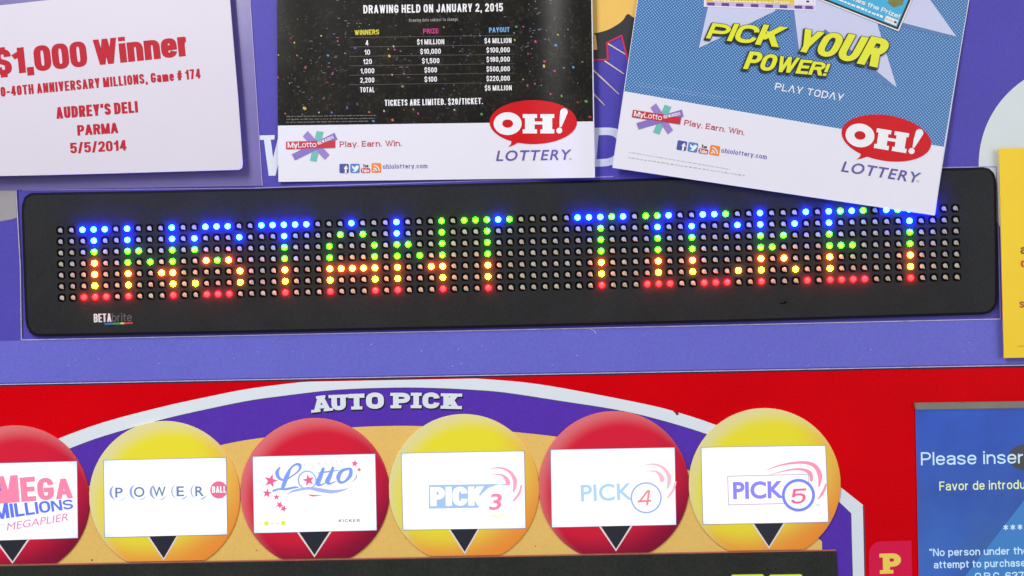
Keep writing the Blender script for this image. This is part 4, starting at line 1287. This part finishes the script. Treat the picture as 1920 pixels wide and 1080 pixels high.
mk('registered_mark', [[ell(1069.5, 298, 2.2, 2.2, n=12), ell(1069.5, 298, 1.5, 1.5, n=12)]], m_gink, p1, d1, off=0.2)

# ================================================================== BLUE POSTER
p2 = thing('dotted_poster', 'tilted blue dotted comic poster with yellow PICK YOUR POWER lettering hanging over the LED sign', 'poster', 1450, 360, 0)
def d2(x, y):
    # hangs from above and lifts off the panel towards its lower edge, which rides on the sign
    v = (y - 0.147 * (x - 1400)) / 360.0
    return P0 + 1.6 + 5.4 * max(0, v + 0.1) ** 1.2 + 0.5 * math.sin((x - 1150) / 640 * math.pi) + 1.0 * max(0.0, (x - 1600) / 150.0) * max(0.0, v)
A_, B2, C_, D2 = (1234, -262), (1858, -262), (1770.5, 275), (1170, 170.5)
sheet('white_footer', [D2, C_, (1752.5, 404), (1148, 314.5)], m_paper, p2, d2)
sheet('dotted_print', [A_, B2, (1770.5, 275.4), (1170, 170.9)], m_dots, p2, d2, 0.03, nu=60, nv=50)
sheet('sheet_back', [A_, B2, (1752.3, 403.6), (1148.2, 314.1)], mat('poster_back', (222, 220, 232), 0.5, trans=0.02), p2, d2, -0.25)
mks('sheet_edge', [line([(1197, -10), (1170.2, 170), (1148.8, 313)], 1.1), line([(1816.8, 0), (1770.8, 272), (1752.8, 402)], 1.2)], m_paper, p2, d2, off=0.12)
z9 = lambda L: [(1300 + x / 4.571, y / 4.571) for x, y in L]
bursts = [z9([(165, -120), (48, 412), (700, 95), (760, -120)]), z9([(855, -120), (865, 100), (912, 475), (1130, 250), (1745, 752), (1580, 215), (1700, -120)]),
          [(1690, -40), (1690, 42), (1793.5, 68.5), (1715, -40)]]
mk('starburst_shadow_print', [[(x - 9, y + 5) for x, y in p] for p in bursts], m_bursts, p2, d2, off=0.15, step=0.02)
mk('starburst_print', bursts, m_burst, p2, d2, off=0.3, step=0.02)
# pictured tickets
tk = mk('pictured_ticket', [[(1322, -60), (1319.5, 12.5), (1529, 20), (1533, -60)]], mat('ticket_white', (232, 222, 240), 0.4), p2, d2, off=0.45)
mk('ticket_band', [[(1324, 4), (1323.6, 9.8), (1527, 17.3), (1527.6, 11)]], mat('ticket_lilac', (196, 176, 226), 0.4), tk, d2, off=0.55)
mk('ticket_band', [[(x, 4.2 + (x - 1324) * .036), (x + 14, 4.7 + (x - 1324) * .036), (x + 14, 10.4 + (x - 1324) * .036), (x, 9.9 + (x - 1324) * .036)] for x in (1326, 1353, 1380, 1408, 1435, 1462, 1490, 1510)], mat('ticket_purple', (92, 60, 140), 0.4), tk, d2, off=0.62)
mk('ticket_print', [[(1324, -50), (1324, 2.6), (1489, 9), (1489, -50)]], mat('ticket_gold', (226, 196, 60), 0.4, 0.2, 300), tk, d2, off=0.62)
mk('ticket_print', [[(1497, -20), (1497, 9), (1525, 10), (1525, -20)]], mat('ticket_box', (226, 222, 232), 0.4), tk, d2, off=0.62)
mk('ticket_lettering', dashes((1336, 2.4), (1446, 6), 2.6, 3, 8) + text('Prizes!', (1452, 7), (1480, 8), 6, 0.2, 0.1), m_ink, tk, d2, off=0.75, step=0.003)
mk('ticket_lettering', [[(1512, 1), (1517, 1.2), (1517, 4.4), (1512, 4.2)]], m_inkblk, tk, d2, off=0.75)
dirv = (Vector((1685, 58.8)) - Vector((1533, -1.5))).normalized()
upv = Vector((0.395, -0.92))
def tb(s_, r_):
    p = Vector((1685, 58.8)) - dirv * s_ + upv * r_
    return (p.x, p.y)
tk = mk('pictured_ticket', [[tb(0, 0), tb(260, 0), tb(260, 120), tb(0, 120)]], mat('ticket_cream', (232, 226, 226), 0.4), p2, d2, off=0.8)
mk('ticket_border', [[tb(2.6, 2.6), tb(260, 2.6), tb(260, 118), tb(2.6, 118)]], m_inkblk, tk, d2, off=0.9)
mk('ticket_print', [[tb(6.6, 6.2), tb(260, 6.2), tb(260, 116), tb(6.6, 116)]], mat('ticket_cyan', (60, 172, 214), 0.4, 0.06), tk, d2, off=1.0)
mk('ticket_print', [[tb(8.5, 8), tb(33, 8), tb(33, 19), tb(8.5, 19)]], mat('ticket_box2', (230, 226, 232), 0.4), tk, d2, off=1.1)
mk('ticket_print', [[(1670, -8), (1664, 5), (1676, 14), (1692, 9), (1697, -8)]], mat('ticket_olive', (120, 120, 60), 0.5, 0.3, 500), tk, d2, off=1.1)
mk('ticket_lettering', text('Times the Prize!', tb(118, 21.5), tb(9, 22.5), 8.6, 0.22, 0.1) + dashes(tb(140, 12.5), tb(38, 12), 4.2, 4, 10, 1.8), m_ink, tk, d2, off=1.2, step=0.003)
mk('ticket_lettering', [[tb(10, 12), tb(15, 12), tb(15, 15.5), tb(10, 15.5)]], m_inkblk, tk, d2, off=1.2)
mk('ticket_lettering', dashes(tb(31, 12.5), tb(18, 12.5), 2, 2, 4), mat('ticket_rose', (200, 150, 160), 0.4), tk, d2, off=1.2)
# comic lettering with its printed black drop edge
CL = [('PICK', (1323.5, 71.5), (1462, 89), 30, 44), ('YOUR', (1488, 94), (1648, 127.5), 44, 60), ('POWER!', (1393, 129), (1548, 142.5), 34, 23)]
lt, bk = [], []
for s_, a, b_, h0, h1_ in CL:
    lt += text(s_, a, b_, h0, 0.27, 0.05, shear=0.3, h1=h1_)
    bk += text(s_, a, b_, h0, 0.27, 0.05, shear=0.3, h1=h1_, fat=1.9, dx=-2.0, dy=2.4)
    bk += text(s_, a, b_, h0, 0.27, 0.05, shear=0.3, h1=h1_, fat=1.3, dx=-0.2, dy=0.2)
mk('slogan_black_edge', bk, mat('comic_black', (20, 34, 34), 0.4), p2, d2, off=1.1, step=0.006)
mk('slogan_lettering', lt, m_lime, p2, d2, off=1.6, step=0.008)
mk('play_lettering', text('PLΛY TODΛY', (1452, 168.2), (1580, 189.5), 13.5, 0.15, 0.18, shear=0.08), m_ink, p2, d2, off=0.2, step=0.005)
mk('fine_print', dashes((1199, 156), (1386, 188), 0.8, 4, 12) + dashes((1197, 161), (1345, 186), 0.8, 4, 12), mat('faint_ink', (150, 178, 222), 0.4), p2, d2, off=0.15)
mk('fine_print', dashes((1179, 286), (1368, 318), 1.1, 3, 9) + dashes((1178, 296), (1396, 330), 1.7, 2, 7, 2.6), mat('footnote_ink', (176, 170, 182), 0.4), p2, d2, off=0.15)
speech_logo(p2, affine((999.8, 228.6), (1662, 258.5), 9.2, 1.035), d2, ((1577, 321), (1725, 343.5), 19.5))
rewards_logo(p2, affine((536.4, 272.5), (1186, 212.5), 10.3, 0.99), d2)
slogan_and_icons(p2, affine((636.4, 275.3), (1282, 234), 10.6, 0.985), affine((636.4, 307), (1271, 262.5), 9.4, 1.03), d2)
mk('registered_mark', [[ell(1721, 340, 2.2, 2.2, n=12), ell(1721, 340, 1.5, 1.5, n=12)]], m_gink, p2, d2, off=0.2)

# ================================================================== YELLOW NOTICE
nb = thing('yellow_notice', 'bright yellow card standing at the right end of the LED sign', 'notice', 1930, 672, P0)
def d3(x, y):
    return P0 + 4.6
slab('notice_sheet', [(1873, 278.5), (2260, 270), (2270, 664), (1882.5, 671.5)], m_notice, nb, P0 + 3.8, P0 + 4.8, 0.5)
m_brown = mat('brown_ink', (110, 70, 20), 0.5)
mk('notice_lettering', text('a', (1913.5, 476), (1924, 476), 17, 0.2), m_brown, nb, P0 + 4.95, step=0.01)
mk('notice_lettering', text('c', (1914, 501), (1924, 501), 17, 0.22), mat('rust_ink', (190, 70, 20), 0.5), nb, P0 + 4.95, step=0.01)
mk('notice_lettering', text('s', (1911.5, 577), (1921, 577), 16, 0.22), mat('russet_ink', (176, 84, 20), 0.5), nb, P0 + 4.95, step=0.01)
mk('fine_print', dashes((1908, 650), (1970, 648), 1.6, 2, 6), mat('notice_fine_ink', (190, 150, 30), 0.5), nb, P0 + 4.95)
